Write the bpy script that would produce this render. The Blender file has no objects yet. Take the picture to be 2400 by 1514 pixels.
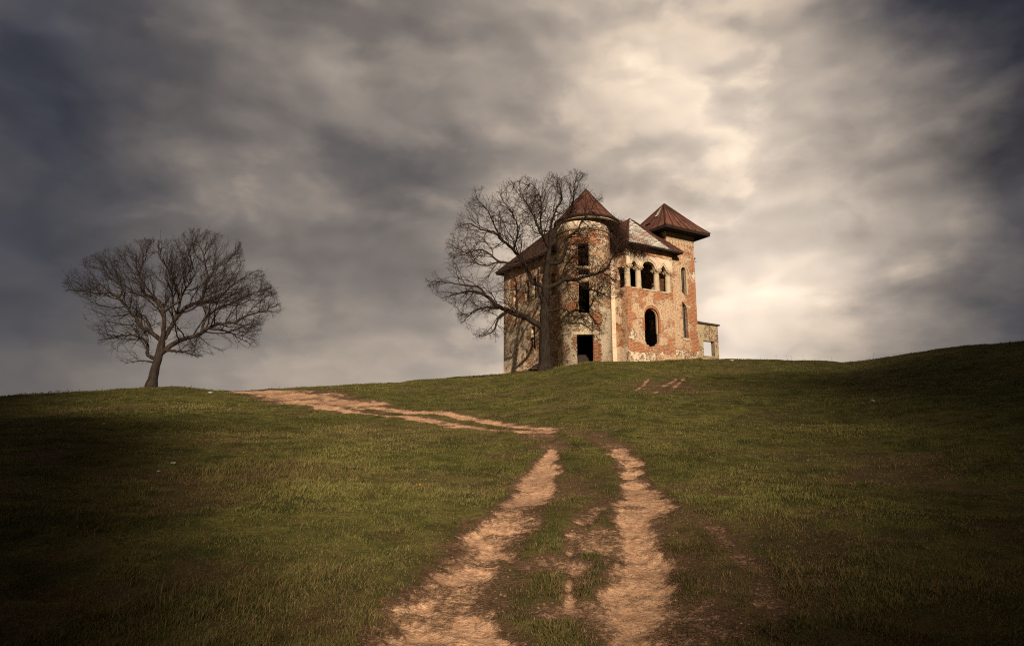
import bpy, bmesh, math, random
import numpy as np
from mathutils import Vector, Matrix
rng = np.random.default_rng(7)
random.seed(7)
SC = bpy.context.scene
COL = SC.collection
# ------------------------------------------------------------------ camera geometry (photo pixel units, 2400 x 1514)
FOC, CX, CY = 1600.0, 1200.0, 757.0
TH = math.atan(293 / 1600); CE, SE = math.cos(TH), math.sin(TH)
EYE = 1.6
def ray(px, py):
    x = (px - CX) / FOC; y = -(py - CY) / FOC
    return np.array([x, CE - SE * y, SE + CE * y])
def at(px, py, Y):
    r = ray(px, py); return np.array([0, 0, EYE]) + r * (Y / r[1])
def az_t(px, py):
    r = ray(px, py); return math.atan2(r[0], r[1]), r[2] / math.hypot(r[0], r[1])

# ------------------------------------------------------------------ small helpers
def tag(o, label=None, cat=None, group=None, kind=None):
    if label: o['label'] = label
    if cat: o['category'] = cat
    if group: o['group'] = group
    if kind: o['kind'] = kind
    return o
def empty(name, loc=(0, 0, 0), rz=0.0):
    o = bpy.data.objects.new(name, None); COL.objects.link(o)
    o.location = loc; o.rotation_euler = (0, 0, rz); o.empty_display_size = .3
    return o
def link(name, me, mat=None, parent=None):
    o = bpy.data.objects.new(name, me); COL.objects.link(o)
    if mat is not None:
        for m in (mat if isinstance(mat, (list, tuple)) else [mat]): me.materials.append(m)
    if parent is not None: o.parent = parent
    return o
def mesh_np(name, V, loops, sizes, smooth=True):
    me = bpy.data.meshes.new(name)
    V = np.asarray(V, dtype=np.float32).reshape(-1, 3)
    loops = np.asarray(loops, dtype=np.int32).ravel(); sizes = np.asarray(sizes, dtype=np.int32)
    me.vertices.add(len(V)); me.vertices.foreach_set('co', V.ravel())
    me.loops.add(len(loops)); me.loops.foreach_set('vertex_index', loops)
    me.polygons.add(len(sizes))
    st = np.zeros(len(sizes), np.int32); st[1:] = np.cumsum(sizes)[:-1]
    me.polygons.foreach_set('loop_start', st); me.polygons.foreach_set('loop_total', sizes)
    me.polygons.foreach_set('use_smooth', np.full(len(sizes), smooth))
    me.update(calc_edges=True)
    return me
def attr(me, name, vals, typ='FLOAT'):
    a = me.attributes.new(name, typ, 'POINT')
    a.data.foreach_set('value' if typ == 'FLOAT' else 'color', np.asarray(vals, np.float32).ravel())
def smooth01(x, a, b):
    t = np.clip((x - a) / (b - a), 0, 1); return t * t * (3 - 2 * t)

# value noise
_P = rng.random((256, 256)).astype(np.float32)
def vnoise(x, y):
    xi = np.floor(x).astype(np.int64); yi = np.floor(y).astype(np.int64)
    fx = x - xi; fy = y - yi
    fx = fx * fx * (3 - 2 * fx); fy = fy * fy * (3 - 2 * fy)
    a = _P[xi & 255, yi & 255]; b = _P[(xi + 1) & 255, yi & 255]
    c = _P[xi & 255, (yi + 1) & 255]; d = _P[(xi + 1) & 255, (yi + 1) & 255]
    return a + (b - a) * fx + (c - a) * fy + (a - b - c + d) * fx * fy
def fbm(x, y, s, o=4, off=0.0):
    v = 0; amp = .5; tot = 0
    for i in range(o):
        v = v + amp * vnoise(x / s + 17.3 * i + off, y / s + 9.1 * i - off); tot += amp; amp *= .5; s *= .5
    return v / tot

# node builder
class NB:
    def __init__(s, tree): s.t = tree; s.n = tree.nodes; s.l = tree.links
    def new(s, typ, **kw):
        n = s.n.new(typ)
        for k, v in kw.items(): setattr(n, k, v)
        return n
    def inp(s, n, i, v):
        if v is None: return
        sock = n.inputs[i]
        if hasattr(v, 'links') or isinstance(v, bpy.types.NodeSocket): s.l.new(v, sock)
        else:
            if isinstance(v, (tuple, list)) and len(v) == 3 and sock.type == 'RGBA': v = (*v, 1)
            sock.default_value = v
    def m(s, op, a, b=None, c=None, clamp=False):
        n = s.new('ShaderNodeMath', operation=op, use_clamp=clamp)
        s.inp(n, 0, a); s.inp(n, 1, b); s.inp(n, 2, c); return n.outputs[0]
    def v(s, op, a, b=None, sc=None):
        n = s.new('ShaderNodeVectorMath', operation=op)
        s.inp(n, 0, a); s.inp(n, 1, b)
        if sc is not None: s.inp(n, 3, sc)
        return n.outputs['Value'] if op in ('LENGTH', 'DOT_PRODUCT', 'DISTANCE') else n.outputs[0]
    def noise(s, vec, scale, detail=4, rough=.55, dist=0.0, out='Fac', dim='3D'):
        n = s.new('ShaderNodeTexNoise', noise_dimensions=dim)
        s.inp(n, 'Vector', vec); n.inputs['Scale'].default_value = scale; n.inputs['Detail'].default_value = detail
        n.inputs['Roughness'].default_value = rough; n.inputs['Distortion'].default_value = dist
        return n.outputs[out]
    def mr(s, x, a, b, c=0.0, d=1.0, t='SMOOTHSTEP'):
        n = s.new('ShaderNodeMapRange', interpolation_type=t)
        s.inp(n, 0, x); s.inp(n, 1, a); s.inp(n, 2, b); s.inp(n, 3, c); s.inp(n, 4, d); return n.outputs[0]
    def mix(s, f, a, b, blend='MIX'):
        n = s.new('ShaderNodeMix', data_type='RGBA', blend_type=blend)
        s.inp(n, 0, f); s.inp(n, 6, a); s.inp(n, 7, b); return n.outputs[2]
    def mapv(s, vec, scale=(1, 1, 1), loc=(0, 0, 0), rot=(0, 0, 0)):
        n = s.new('ShaderNodeMapping'); s.inp(n, 0, vec)
        n.inputs['Scale'].default_value = scale; n.inputs['Location'].default_value = loc; n.inputs['Rotation'].default_value = rot
        return n.outputs[0]
    def ramp(s, f, stops, interp='LINEAR'):
        n = s.new('ShaderNodeValToRGB'); cr = n.color_ramp; cr.interpolation = interp
        while len(cr.elements) < len(stops): cr.elements.new(.5)
        for e, (p, c) in zip(cr.elements, stops): e.position = p; e.color = (*c, 1)
        s.inp(n, 0, f); return n.outputs[0]
    def xyz(s, vec):
        n = s.new('ShaderNodeSeparateXYZ'); s.inp(n, 0, vec); return n.outputs
    def comb(s, x, y, z):
        n = s.new('ShaderNodeCombineXYZ'); s.inp(n, 0, x); s.inp(n, 1, y); s.inp(n, 2, z); return n.outputs[0]
    def bump(s, h, strength=.5, dist=.05):
        n = s.new('ShaderNodeBump'); n.inputs['Strength'].default_value = strength; n.inputs['Distance'].default_value = dist
        s.inp(n, 'Height', h); return n.outputs[0]
def new_mat(name):
    m = bpy.data.materials.new(name); m.use_nodes = True
    nb = NB(m.node_tree); nb.n.clear()
    return m, nb
def finish(nb, col, rough=.9, normal=None, metallic=0.0, spec=.2):
    b = nb.new('ShaderNodeBsdfPrincipled'); o = nb.new('ShaderNodeOutputMaterial')
    nb.inp(b, 'Base Color', col); nb.inp(b, 'Roughness', rough); nb.inp(b, 'Metallic', metallic)
    b.inputs['Specular IOR Level'].default_value = spec
    if normal is not None: nb.inp(b, 'Normal', normal)
    nb.l.new(b.outputs[0], o.inputs[0]); return b
def pos(nb): return nb.new('ShaderNodeNewGeometry').outputs['Position']
def objco(nb): return nb.new('ShaderNodeTexCoord').outputs['Object']

# ------------------------------------------------------------------ terrain
SKYLINE = [(-150, 945, 44), (0, 932, 44), (200, 920, 43), (330, 913, 43), (400, 910, 43), (500, 915, 44), (580, 918, 46), (700, 910, 49), (900, 897, 53),
           (1050, 888, 57), (1175, 878, 61), (1290, 864, 54), (1390, 852, 50.5), (1500, 848, 53), (1640, 845, 59), (1700, 842, 60), (1850, 842, 60),
           (1980, 845, 58), (2050, 840, 55), (2130, 828, 52), (2250, 810, 50), (2400, 798, 48), (2550, 785, 47)]
_az, _tt, _dd = [], [], []
for px, py, Y in SKYLINE:
    a_, t_ = az_t(px, py); _az.append(a_); _tt.append(t_); _dd.append(Y / math.cos(a_))
_az = [-math.pi, -1.6] + _az + [1.6, math.pi]; _tt = [-.02, .03] + _tt + [.08, -.02]; _dd = [45, 45] + _dd + [50, 45]
_lr = np.log([.2, 1, 4, 5.7, 7.5, 10, 16]); _tn = np.array([-8, -1.6, -.4, -.281, -.175, -.088, -.006])
def z_base(x, y):
    r = np.maximum(np.hypot(x, y), .3); az = np.arctan2(x, y)
    D = np.interp(az, _az, _dd); Tc = np.interp(az, _az, _tt)
    back = smooth01(np.abs(az), 1.2, 2.4)
    tn = np.interp(np.log(r), _lr, _tn)
    s = np.clip((np.log(r) - math.log(16)) / (np.log(D) - math.log(16)), 0, 1)
    tf = -.006 + (Tc + .006) * (1 - (1 - s) ** 1.5)
    t = np.where(r <= 16, tn, tf)
    z = EYE + r * t
    zD = EYE + D * Tc
    q = np.maximum(r - D, 0)
    zo = zD + 20 * .045 * (1 - np.exp(-q / 20)) - np.maximum(q - 28, 0) * .06
    zo = np.maximum(zo, -14 + zD * 0)
    z = np.where(r > D, zo, z)
    flat = np.maximum(-.02 * r, -14)
    return z * (1 - back) + flat * back
def z_rel(x, y):
    r = np.hypot(x, y)
    far = smooth01(r, 5, 30)
    n = (fbm(x, y, 9, 2, 3.1) - .5) * .45 * far + (fbm(x, y, 2.6, 3, 7.7) - .5) * (.10 + .16 * far) + (fbm(x, y, .5, 3, 1.3) - .5) * (.06 + .03 * far)
    return n * smooth01(r, 1.0, 4)
def ground_hit(px, py):
    r = ray(px, py); lo = None
    hx = math.hypot(r[0], r[1]); k = np.arange(2.5, 64, .02) / hx
    X = r[0] * k; Y = r[1] * k; Z = EYE + r[2] * k
    below = np.nonzero(Z <= z_base(X, Y))[0]
    if len(below) == 0:
        a = math.atan2(r[0], r[1]); i = np.argmin(np.abs(k * hx - np.interp(a, _az, _dd)))
    else: i = below[0]
    return np.array([X[i], Y[i]])
# rut outlines: rows (photo row, left px, right px)
LEFT_RUT = [(1600, 760, 1130), (1514, 885, 1150), (1455, 925, 1145), (1405, 975, 1140), (1355, 1010, 1148), (1305, 1055, 1190), (1250, 1110, 1222), (1180, 1180, 1262), (1130, 1222, 1288), (1090, 1258, 1306), (1062, 1280, 1308), (1046, 1286, 1300)]
RIGHT_RUT = [(1600, 1415, 1545), (1514, 1420, 1542), (1455, 1418, 1550), (1380, 1422, 1540), (1330, 1432, 1545), (1280, 1442, 1552), (1230, 1446, 1542), (1180, 1452, 1558), (1130, 1452, 1522), (1095, 1452, 1505), (1064, 1432, 1482), (1050, 1420, 1470)]
MID_RUT = [(1420, 1320, 1352), (1340, 1318, 1352), (1270, 1318, 1358), (1225, 1345, 1385), (1185, 1385, 1430)]
SIDE_RUT = [(1165, 1490, 1560), (1185, 1530, 1610), (1204, 1580, 1660), (1235, 1640, 1710), (1280, 1690, 1760), (1340, 1730, 1810), (1420, 1760, 1850)]
UPPER = [(575, 917, 1.5), (640, 921, 3.0), (720, 930, 3.8), (800, 941, 3.6), (900, 952, 2.6), (1000, 964, 2.4), (1120, 978, 1.9), (1220, 993, 2.5), (1305, 1003, 2.4)]
LOWER = [(600, 920, 1.6), (690, 938, 2.6), (780, 953, 1.6), (900, 968, 1.7), (1000, 979, 2.2), (1090, 993, 3.2), (1180, 1005, 3.2), (1290, 1010, 2.6)]
LINKA = [(1305, 1003, 5), (1370, 1012, 4), (1420, 1030, 6), (1450, 1052, 8)]
LINKB = [(1240, 1010, 4), (1285, 1026, 5), (1296, 1046, 7)]
SCRAPES = [[(1585, 884, 2.2), (1560, 900, 5), (1528, 926, 3)], [(1522, 884, 2), (1490, 916, 2)], [(1400, 958, 4), (1425, 953, 3)], [(1605, 880, 1.5), (1570, 918, 2.5)]]
POLY = []
def rows(rows_, strength):
    P = [];
    for py, xl, xr in rows_:
        a = ground_hit(xl, py); b = ground_hit(xr, py); P.append((*((a + b) / 2), np.linalg.norm(a - b) / 2))
    POLY.append((np.array(P), strength))
def cols(cs, strength):
    P = []
    for px, py, h in cs:
        a = ground_hit(px, py - h); b = ground_hit(px, py + h); P.append((*((a + b) / 2), max(np.linalg.norm(a - b) / 2, .06)))
    POLY.append((np.array(P), strength))
rows(LEFT_RUT, 1); rows(RIGHT_RUT, 1); rows(MID_RUT, .72); rows(SIDE_RUT, .45)
cols(UPPER, 1); cols(LOWER, .9); cols(LINKA, .50); cols(LINKB, .46)
for s_ in SCRAPES:
    P = []
    for px, py, w in s_:
        g = ground_hit(px, py); g2 = ground_hit(px + w, py); P.append((*g, max(np.linalg.norm(g - g2), .1)))
    POLY.append((np.array(P), .70))
cols([(1590, 890, 3), (1560, 904, 9), (1530, 918, 6)], .42)
def dirt(x, y):
    m = np.zeros_like(x)
    wob = (fbm(x, y, 1.1, 4, 5.5) - .5) * 1.7 + (fbm(x, y, .28, 3, 2.5) - .5) * 1.3 + (fbm(x, y, .07, 2, 4.5) - .5) * .5
    for P, st in POLY:
        sel = (x > P[:, 0].min() - 4) & (x < P[:, 0].max() + 4) & (y > P[:, 1].min() - 4) & (y < P[:, 1].max() + 4)
        if not sel.any(): continue
        xs, ys = x[sel], y[sel]; best = np.full(xs.shape, 9.)
        for i in range(len(P) - 1):
            ax, ay, ah = P[i]; bx, by, bh = P[i + 1]
            dx, dy = bx - ax, by - ay; L = dx * dx + dy * dy + 1e-9
            t = np.clip(((xs - ax) * dx + (ys - ay) * dy) / L, 0, 1)
            d = np.hypot(xs - ax - t * dx, ys - ay - t * dy) / (ah + (bh - ah) * t)
            best = np.minimum(best, d)
        mm = st * (1 - smooth01(best + wob[sel] * .85, .15, 2.2))
        m[sel] = np.maximum(m[sel], mm)
    pt = smooth01(fbm(x, y, 1.1, 4, 12.3) * .6 + fbm(x, y, .30, 3, 3.9) * .4, .37, .53)
    m = m * (.56 + .44 * pt)
    # worn soil between and beside the ruts near the camera
    worn = .58 * np.exp(-((x - .95) / 1.5) ** 2) * (1 - smooth01(y, 7, 19)) * smooth01(fbm(x, y, .8, 3, 8.8), .36, .58)
    bare = .24 * smooth01(fbm(x, y, 1.5, 4, 50.0), .57, .70) * (1 - smooth01(y, 12, 22)) + .14 * smooth01(fbm(x, y, 3.0, 4, 61.0), .60, .72) * smooth01(y, 10, 16)
    return np.clip(np.maximum(np.maximum(m, worn), bare), 0, 1)
DRY = [(700, 1105, 1.3, .8), (640, 1112, 1.0, .6), (560, 1085, .5, .5), (1900, 990, 1.0, .4), (2040, 1110, 2, .5), (330, 1110, 1.6, .5), (120, 1180, 1.5, .6), (250, 1200, 1, .5), (560, 1004, 1.5, .35), (2000, 900, 2, .4)]
DRYP = [(*ground_hit(a, b), c, d) for a, b, c, d in DRY]
def dry(x, y):
    d = smooth01(fbm(x, y, 3.0, 4, 4.4), .46, .74) * .55
    for gx, gy, s, k in DRYP: d = np.maximum(d, k * np.exp(-(((x - gx) / s) ** 2 + ((y - gy) / (s * .8)) ** 2)) * (.6 + .8 * fbm(x, y, .5, 2, .7)))
    d = np.maximum(d, .55 * smooth01(np.hypot(x / 1.2, y), 11, 6) * (.4 + fbm(x, y, 1.2, 3, 6.6)))
    return np.clip(d, 0, 1)

def z_ground(x, y, dm=None):
    if dm is None: dm = dirt(x, y)
    rough = (fbm(x, y, .22, 3, 31.0) - .5) * .06 * smooth01(dm, .15, .5) * smooth01(np.hypot(x, y), 2, 5)
    return z_base(x, y) + z_rel(x, y) * (1 - .4 * dm) - .10 * dm + rough

A_f = np.radians(np.linspace(-44, 44, 860)); A_b = np.radians(np.linspace(44, 316, 70))[1:-1]
AZ = np.concatenate([A_f, A_b]); AZ = np.concatenate([AZ, [AZ[0] + 2 * math.pi]])
RR = np.concatenate([np.geomspace(.3, 3.4, 10)[:-1], np.geomspace(3.4, 72, 540), np.geomspace(72, 5000, 46)[1:]])
GX = np.sin(AZ)[None, :] * RR[:, None]; GY = np.cos(AZ)[None, :] * RR[:, None]
gx, gy = GX.ravel(), GY.ravel()
gd = np.zeros_like(gx); front = (np.abs(np.arctan2(gx, gy)) < .8) & (np.hypot(gx, gy) < 70) & (np.hypot(gx, gy) > 2)
gd[front] = dirt(gx[front], gy[front])
gz = z_ground(gx, gy, gd); gdry = dry(gx, gy)
nr, na = GX.shape
I = np.arange(nr * na).reshape(nr, na)
F = np.stack([I[:-1, :-1], I[:-1, 1:], I[1:, 1:], I[1:, :-1]], -1).reshape(-1, 4)[:, ::-1]

# materials: meadow + track share one soil/grass shader
def meadow_mat():
    m, nb = new_mat('meadow')
    p = pos(nb)
    d = nb.new('ShaderNodeAttribute', attribute_name='dirt').outputs['Fac']
    dr = nb.new('ShaderNodeAttribute', attribute_name='dry').outputs['Fac']
    n1 = nb.noise(p, 2.2, 6, .65); n2 = nb.noise(p, 14, 5, .7); n3 = nb.noise(p, 60, 3, .7); n4 = nb.noise(p, .45, 4, .6)
    g = nb.mix(nb.mr(n1, .3, .7), (.066, .070, .018), (.200, .175, .048))
    g = nb.mix(nb.mr(n2, .45, .7, 0, .7), g, (.055, .042, .016))
    g = nb.mix(nb.m('MULTIPLY', dr, nb.mr(n2, .3, .65), clamp=True), g, (.17, .11, .058))
    g = nb.mix(nb.mr(n4, .5, .7, 0, .5), g, (.06, .075, .015))
    g = nb.mix(nb.mr(nb.noise(p, .9, 5, .65), .45, .62, 0, .6), g, (.030, .034, .012))
    # soil
    streak = nb.noise(nb.mapv(p, (7, 26, 10), rot=(0, 0, .35)), 1.0, 4, .7)
    s = nb.mix(nb.mr(n2, .3, .7), (.58, .31, .175), (.90, .56, .345))
    s = nb.mix(nb.mr(streak, .54, .70, 0, .6), s, (.20, .112, .068))
    s = nb.mix(nb.mr(n3, .55, .75, 0, .55), s, (.15, .085, .045))
    s = nb.mix(nb.mr(n4, .45, .65, 0, .5), s, (.27, .15, .095))
    brown = nb.mix(n3, (.060, .034, .020), (.21, .120, .074))
    e = nb.m('ADD', d, nb.m('MULTIPLY', nb.m('SUBTRACT', nb.m('ADD', n2, nb.m('MULTIPLY', n3, .6)), .8), .9))
    c = nb.mix(nb.mr(e, .10, .38), g, brown)
    c = nb.mix(nb.mr(e, .36, .80), c, s)
    n5 = nb.noise(p, 1.6, 6, .7); n6 = nb.noise(p, 26, 4, .75)
    c = nb.mix(nb.m('MULTIPLY', nb.mr(n5, .50, .66, 0, .75), nb.mr(n6, .42, .6)), c, (.13, .075, .038))
    h = nb.m('ADD', nb.m('MULTIPLY', n2, .6), nb.m('MULTIPLY', n3, .3))
    h = nb.m('ADD', h, nb.m('MULTIPLY', streak, .35))
    finish(nb, c, .95, nb.bump(h, .8, .07), spec=.05)
    return m
M_MEADOW = meadow_mat()
def sub_ground(name, faces):
    u, inv = np.unique(faces.ravel(), return_inverse=True)
    me = mesh_np(name, np.stack([gx[u], gy[u], gz[u]], -1), inv, np.full(len(faces), 4))
    attr(me, 'dirt', gd[u]); attr(me, 'dry', gdry[u])
    return link(name, me, M_MEADOW)
fd = gd[F].mean(1)
is_track = (fd > .55)
tag(sub_ground('ground', F[~is_track]), kind='structure')
tag(sub_ground('dirt_track', F[is_track]), kind='structure')

# ------------------------------------------------------------------ grass
CB_ = at(1372, 852, 54.0); HC_, HS_ = math.cos(math.radians(31.5)), math.sin(math.radians(31.5))
def make_grass():
    parts = []
    def scatter(n, r0, r1, p):
        u = rng.random(n); r = r0 * (r1 / r0) ** (u ** p)
        a = np.radians(rng.uniform(-42, 42, n)); return r * np.sin(a), r * np.cos(a)
    xs, ys = [], []
    for n, r0, r1 in ((380000, 4.0, 10), (310000, 10, 24), (190000, 24, 64)):
        x, y = scatter(n, r0, r1, 1.0); xs.append(x); ys.append(y)
    segs = [((-.2, 12.6), (-.2, 2.2)), ((-2.2, .4), (-1.4, -1.8)), ((-1.4, -1.8), (.2, -2.3)), ((.9, -2.1), (2.2, -.3)), ((2.3, -.2), (3.2, -.3)), ((3.2, -1.72), (8.4, -1.72)), ((8.4, -1.45), (11.4, -1.45)), ((11.5, 0), (15.5, 0))]
    nw = 0
    for (u0, v0), (u1, v1) in segs:
        L_ = math.hypot(u1 - u0, v1 - v0); k_ = int(L_ * 420); f_ = rng.random(k_); off = np.abs(rng.normal(0, .22, k_))
        tx, ty = (u1 - u0) / L_, (v1 - v0) / L_; vv = v0 + (v1 - v0) * f_ - tx * off
        uu = u0 + (u1 - u0) * f_ + (-off if abs(tx) < .3 else 0)
        xs.append(CB_[0] + uu * HC_ - vv * HS_); ys.append(CB_[1] + uu * HS_ + vv * HC_); nw += k_
    x = np.concatenate(xs); y = np.concatenate(ys); wallside = np.arange(len(x)) >= len(x) - nw
    # clumping
    cl = fbm(x, y, .35, 2, 3.3)
    d = dirt(x, y)
    loc = d + (rng.random(len(x)) - .5) * .5 + (fbm(x, y, .3, 2, 9.2) - .5) * .7
    D = np.interp(np.arctan2(x, y), _az, _dd)
    keep = (loc < .36) & (rng.random(len(x)) < .35 + 1.0 * smooth01(cl, .3, .6)) & (np.hypot(x, y) < D + 1.5)
    keep |= wallside & (cl > .42)
    x, y, d, cl, wallside = x[keep], y[keep], d[keep], cl[keep], wallside[keep]
    n = len(x); r = np.hypot(x, y)
    z = z_ground(x, y, d) - .012
    dr = dry(x, y)
    big = fbm(x, y, 1.6, 3, 2.2)
    h = (.030 + .024 * smooth01(big, .35, .75)) * (.55 + .9 * rng.random(n)) * (1 + .25 * smooth01(r, 10, 40)) * (1 - .55 * smooth01(d, .1, .4))
    tall = rng.random(n) < .03 * (.3 + 1.6 * dr); h = np.where(tall, h * rng.uniform(1.7, 3.0, n), h)
    for gx0, gy0, s, k in DRYP[:3]: h = h * (1 + 1.1 * np.exp(-(((x - gx0) / s) ** 2 + ((y - gy0) / s) ** 2)))
    tuft = (fbm(x, y, .24, 2, 40.0) > .66) & (rng.random(n) < .8); h = np.where(tuft, h * 1.8, h)
    h = np.where(wallside, rng.uniform(.06, .30, n), h)
    w = np.maximum(.0018 + .0022 * rng.random(n), r * .00034) * np.where(tall, .6, 1.0)
    th = rng.uniform(0, 2 * math.pi, n); lean = rng.uniform(.1, .9, n) * np.where(tall, .5, 1)
    wx, wy = np.cos(th) * w, np.sin(th) * w
    la = rng.uniform(0, 2 * math.pi, n); lx, ly = np.cos(la) * lean * h + .15 * h, np.sin(la) * lean * h
    # dead straw lying flat on the worn soil
    ns = 70000; rs = 4.2 * (24 / 4.2) ** rng.random(ns); as_ = np.radians(rng.uniform(-26, 26, ns)); sx, sy = rs * np.sin(as_), rs * np.cos(as_)
    sd = dirt(sx, sy); kp = (sd > .16) & (rng.random(ns) < .25 + .75 * (sd < .6)); sx, sy, sd = sx[kp], sy[kp], sd[kp]; ks = len(sx)
    sh = rng.uniform(.03, .10, ks); x, y, d = np.r_[x, sx], np.r_[y, sy], np.r_[d, sd]
    z = np.r_[z, z_ground(sx, sy, sd) + .004]; h = np.r_[h, rng.uniform(.004, .018, ks)]; w = np.r_[w, np.maximum(.0016, rs[kp] * .00030)]
    th = rng.uniform(0, 2 * math.pi, n + ks); wx, wy = np.cos(th) * w, np.sin(th) * w
    la2 = rng.uniform(0, 2 * math.pi, ks); lx = np.r_[lx, np.cos(la2) * sh]; ly = np.r_[ly, np.sin(la2) * sh * .6]
    wx[n:] = -np.sin(la2) * w[n:]; wy[n:] = np.cos(la2) * w[n:]
    tall = np.r_[tall, np.zeros(ks, bool)]; dr = np.r_[dr, np.full(ks, 2.0)]; n = n + ks
    b = np.stack([x, y, z], -1)
    V = np.empty((n, 5, 3), np.float32)
    sv = np.stack([wx, wy, wx * 0], -1); up = np.stack([lx, ly, h], -1)
    V[:, 0] = b - sv; V[:, 1] = b + sv
    mid = b + up * np.array([.35, .35, .6]); V[:, 2] = mid - sv * .75; V[:, 3] = mid + sv * .75; V[:, 4] = b + up * np.array([1, 1, .95])
    k = (np.arange(n) * 5)[:, None]
    L = (k + np.array([0, 1, 3, 2, 2, 3, 4])).ravel()
    S = np.tile([4, 3], n)
    me = mesh_np('grass', V.reshape(-1, 3), L, S)
    q = np.clip(fbm(x, y, 4.5, 3, 1.9) * 1.3 - .15 + (rng.random(n) - .5) * .35, 0, 1)[:, None]
    c = np.array([.112, .114, .034]) * (1 - q) + np.array([.255, .222, .070]) * q
    isdry = (rng.random(n) < np.clip(.10 + .75 * dr + .35 * smooth01(d, .06, .3), 0, .95))[:, None] | (tall & (rng.random(n) < .6))[:, None]
    dc = np.array([.26, .175, .085])[None] * rng.uniform(.5, 1.35, n)[:, None]
    pv = .78 + .42 * smooth01(fbm(x, y * .8, 2.3, 4, 14.2), .33, .66) - .25 * smooth01(fbm(x, y, .6, 3, 21.0), .5, .7)
    c = np.where(isdry, dc, c) * rng.uniform(.65, 1.35, n)[:, None] * pv[:, None] * 1.2
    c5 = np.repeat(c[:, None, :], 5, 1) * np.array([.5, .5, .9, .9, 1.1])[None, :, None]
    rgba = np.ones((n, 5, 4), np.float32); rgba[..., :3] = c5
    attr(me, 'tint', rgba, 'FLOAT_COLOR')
    m, nb = new_mat('grass_blade')
    t = nb.new('ShaderNodeAttribute', attribute_name='tint').outputs['Color']
    df = nb.new('ShaderNodeBsdfDiffuse'); tr = nb.new('ShaderNodeBsdfTranslucent'); ms = nb.new('ShaderNodeMixShader'); o = nb.new('ShaderNodeOutputMaterial')
    nb.inp(df, 0, t); nb.inp(tr, 0, t); ms.inputs[0].default_value = .3
    nb.l.new(df.outputs[0], ms.inputs[1]); nb.l.new(tr.outputs[0], ms.inputs[2]); nb.l.new(ms.outputs[0], o.inputs[0])
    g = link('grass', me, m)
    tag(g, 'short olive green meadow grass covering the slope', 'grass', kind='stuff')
make_grass()

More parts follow.
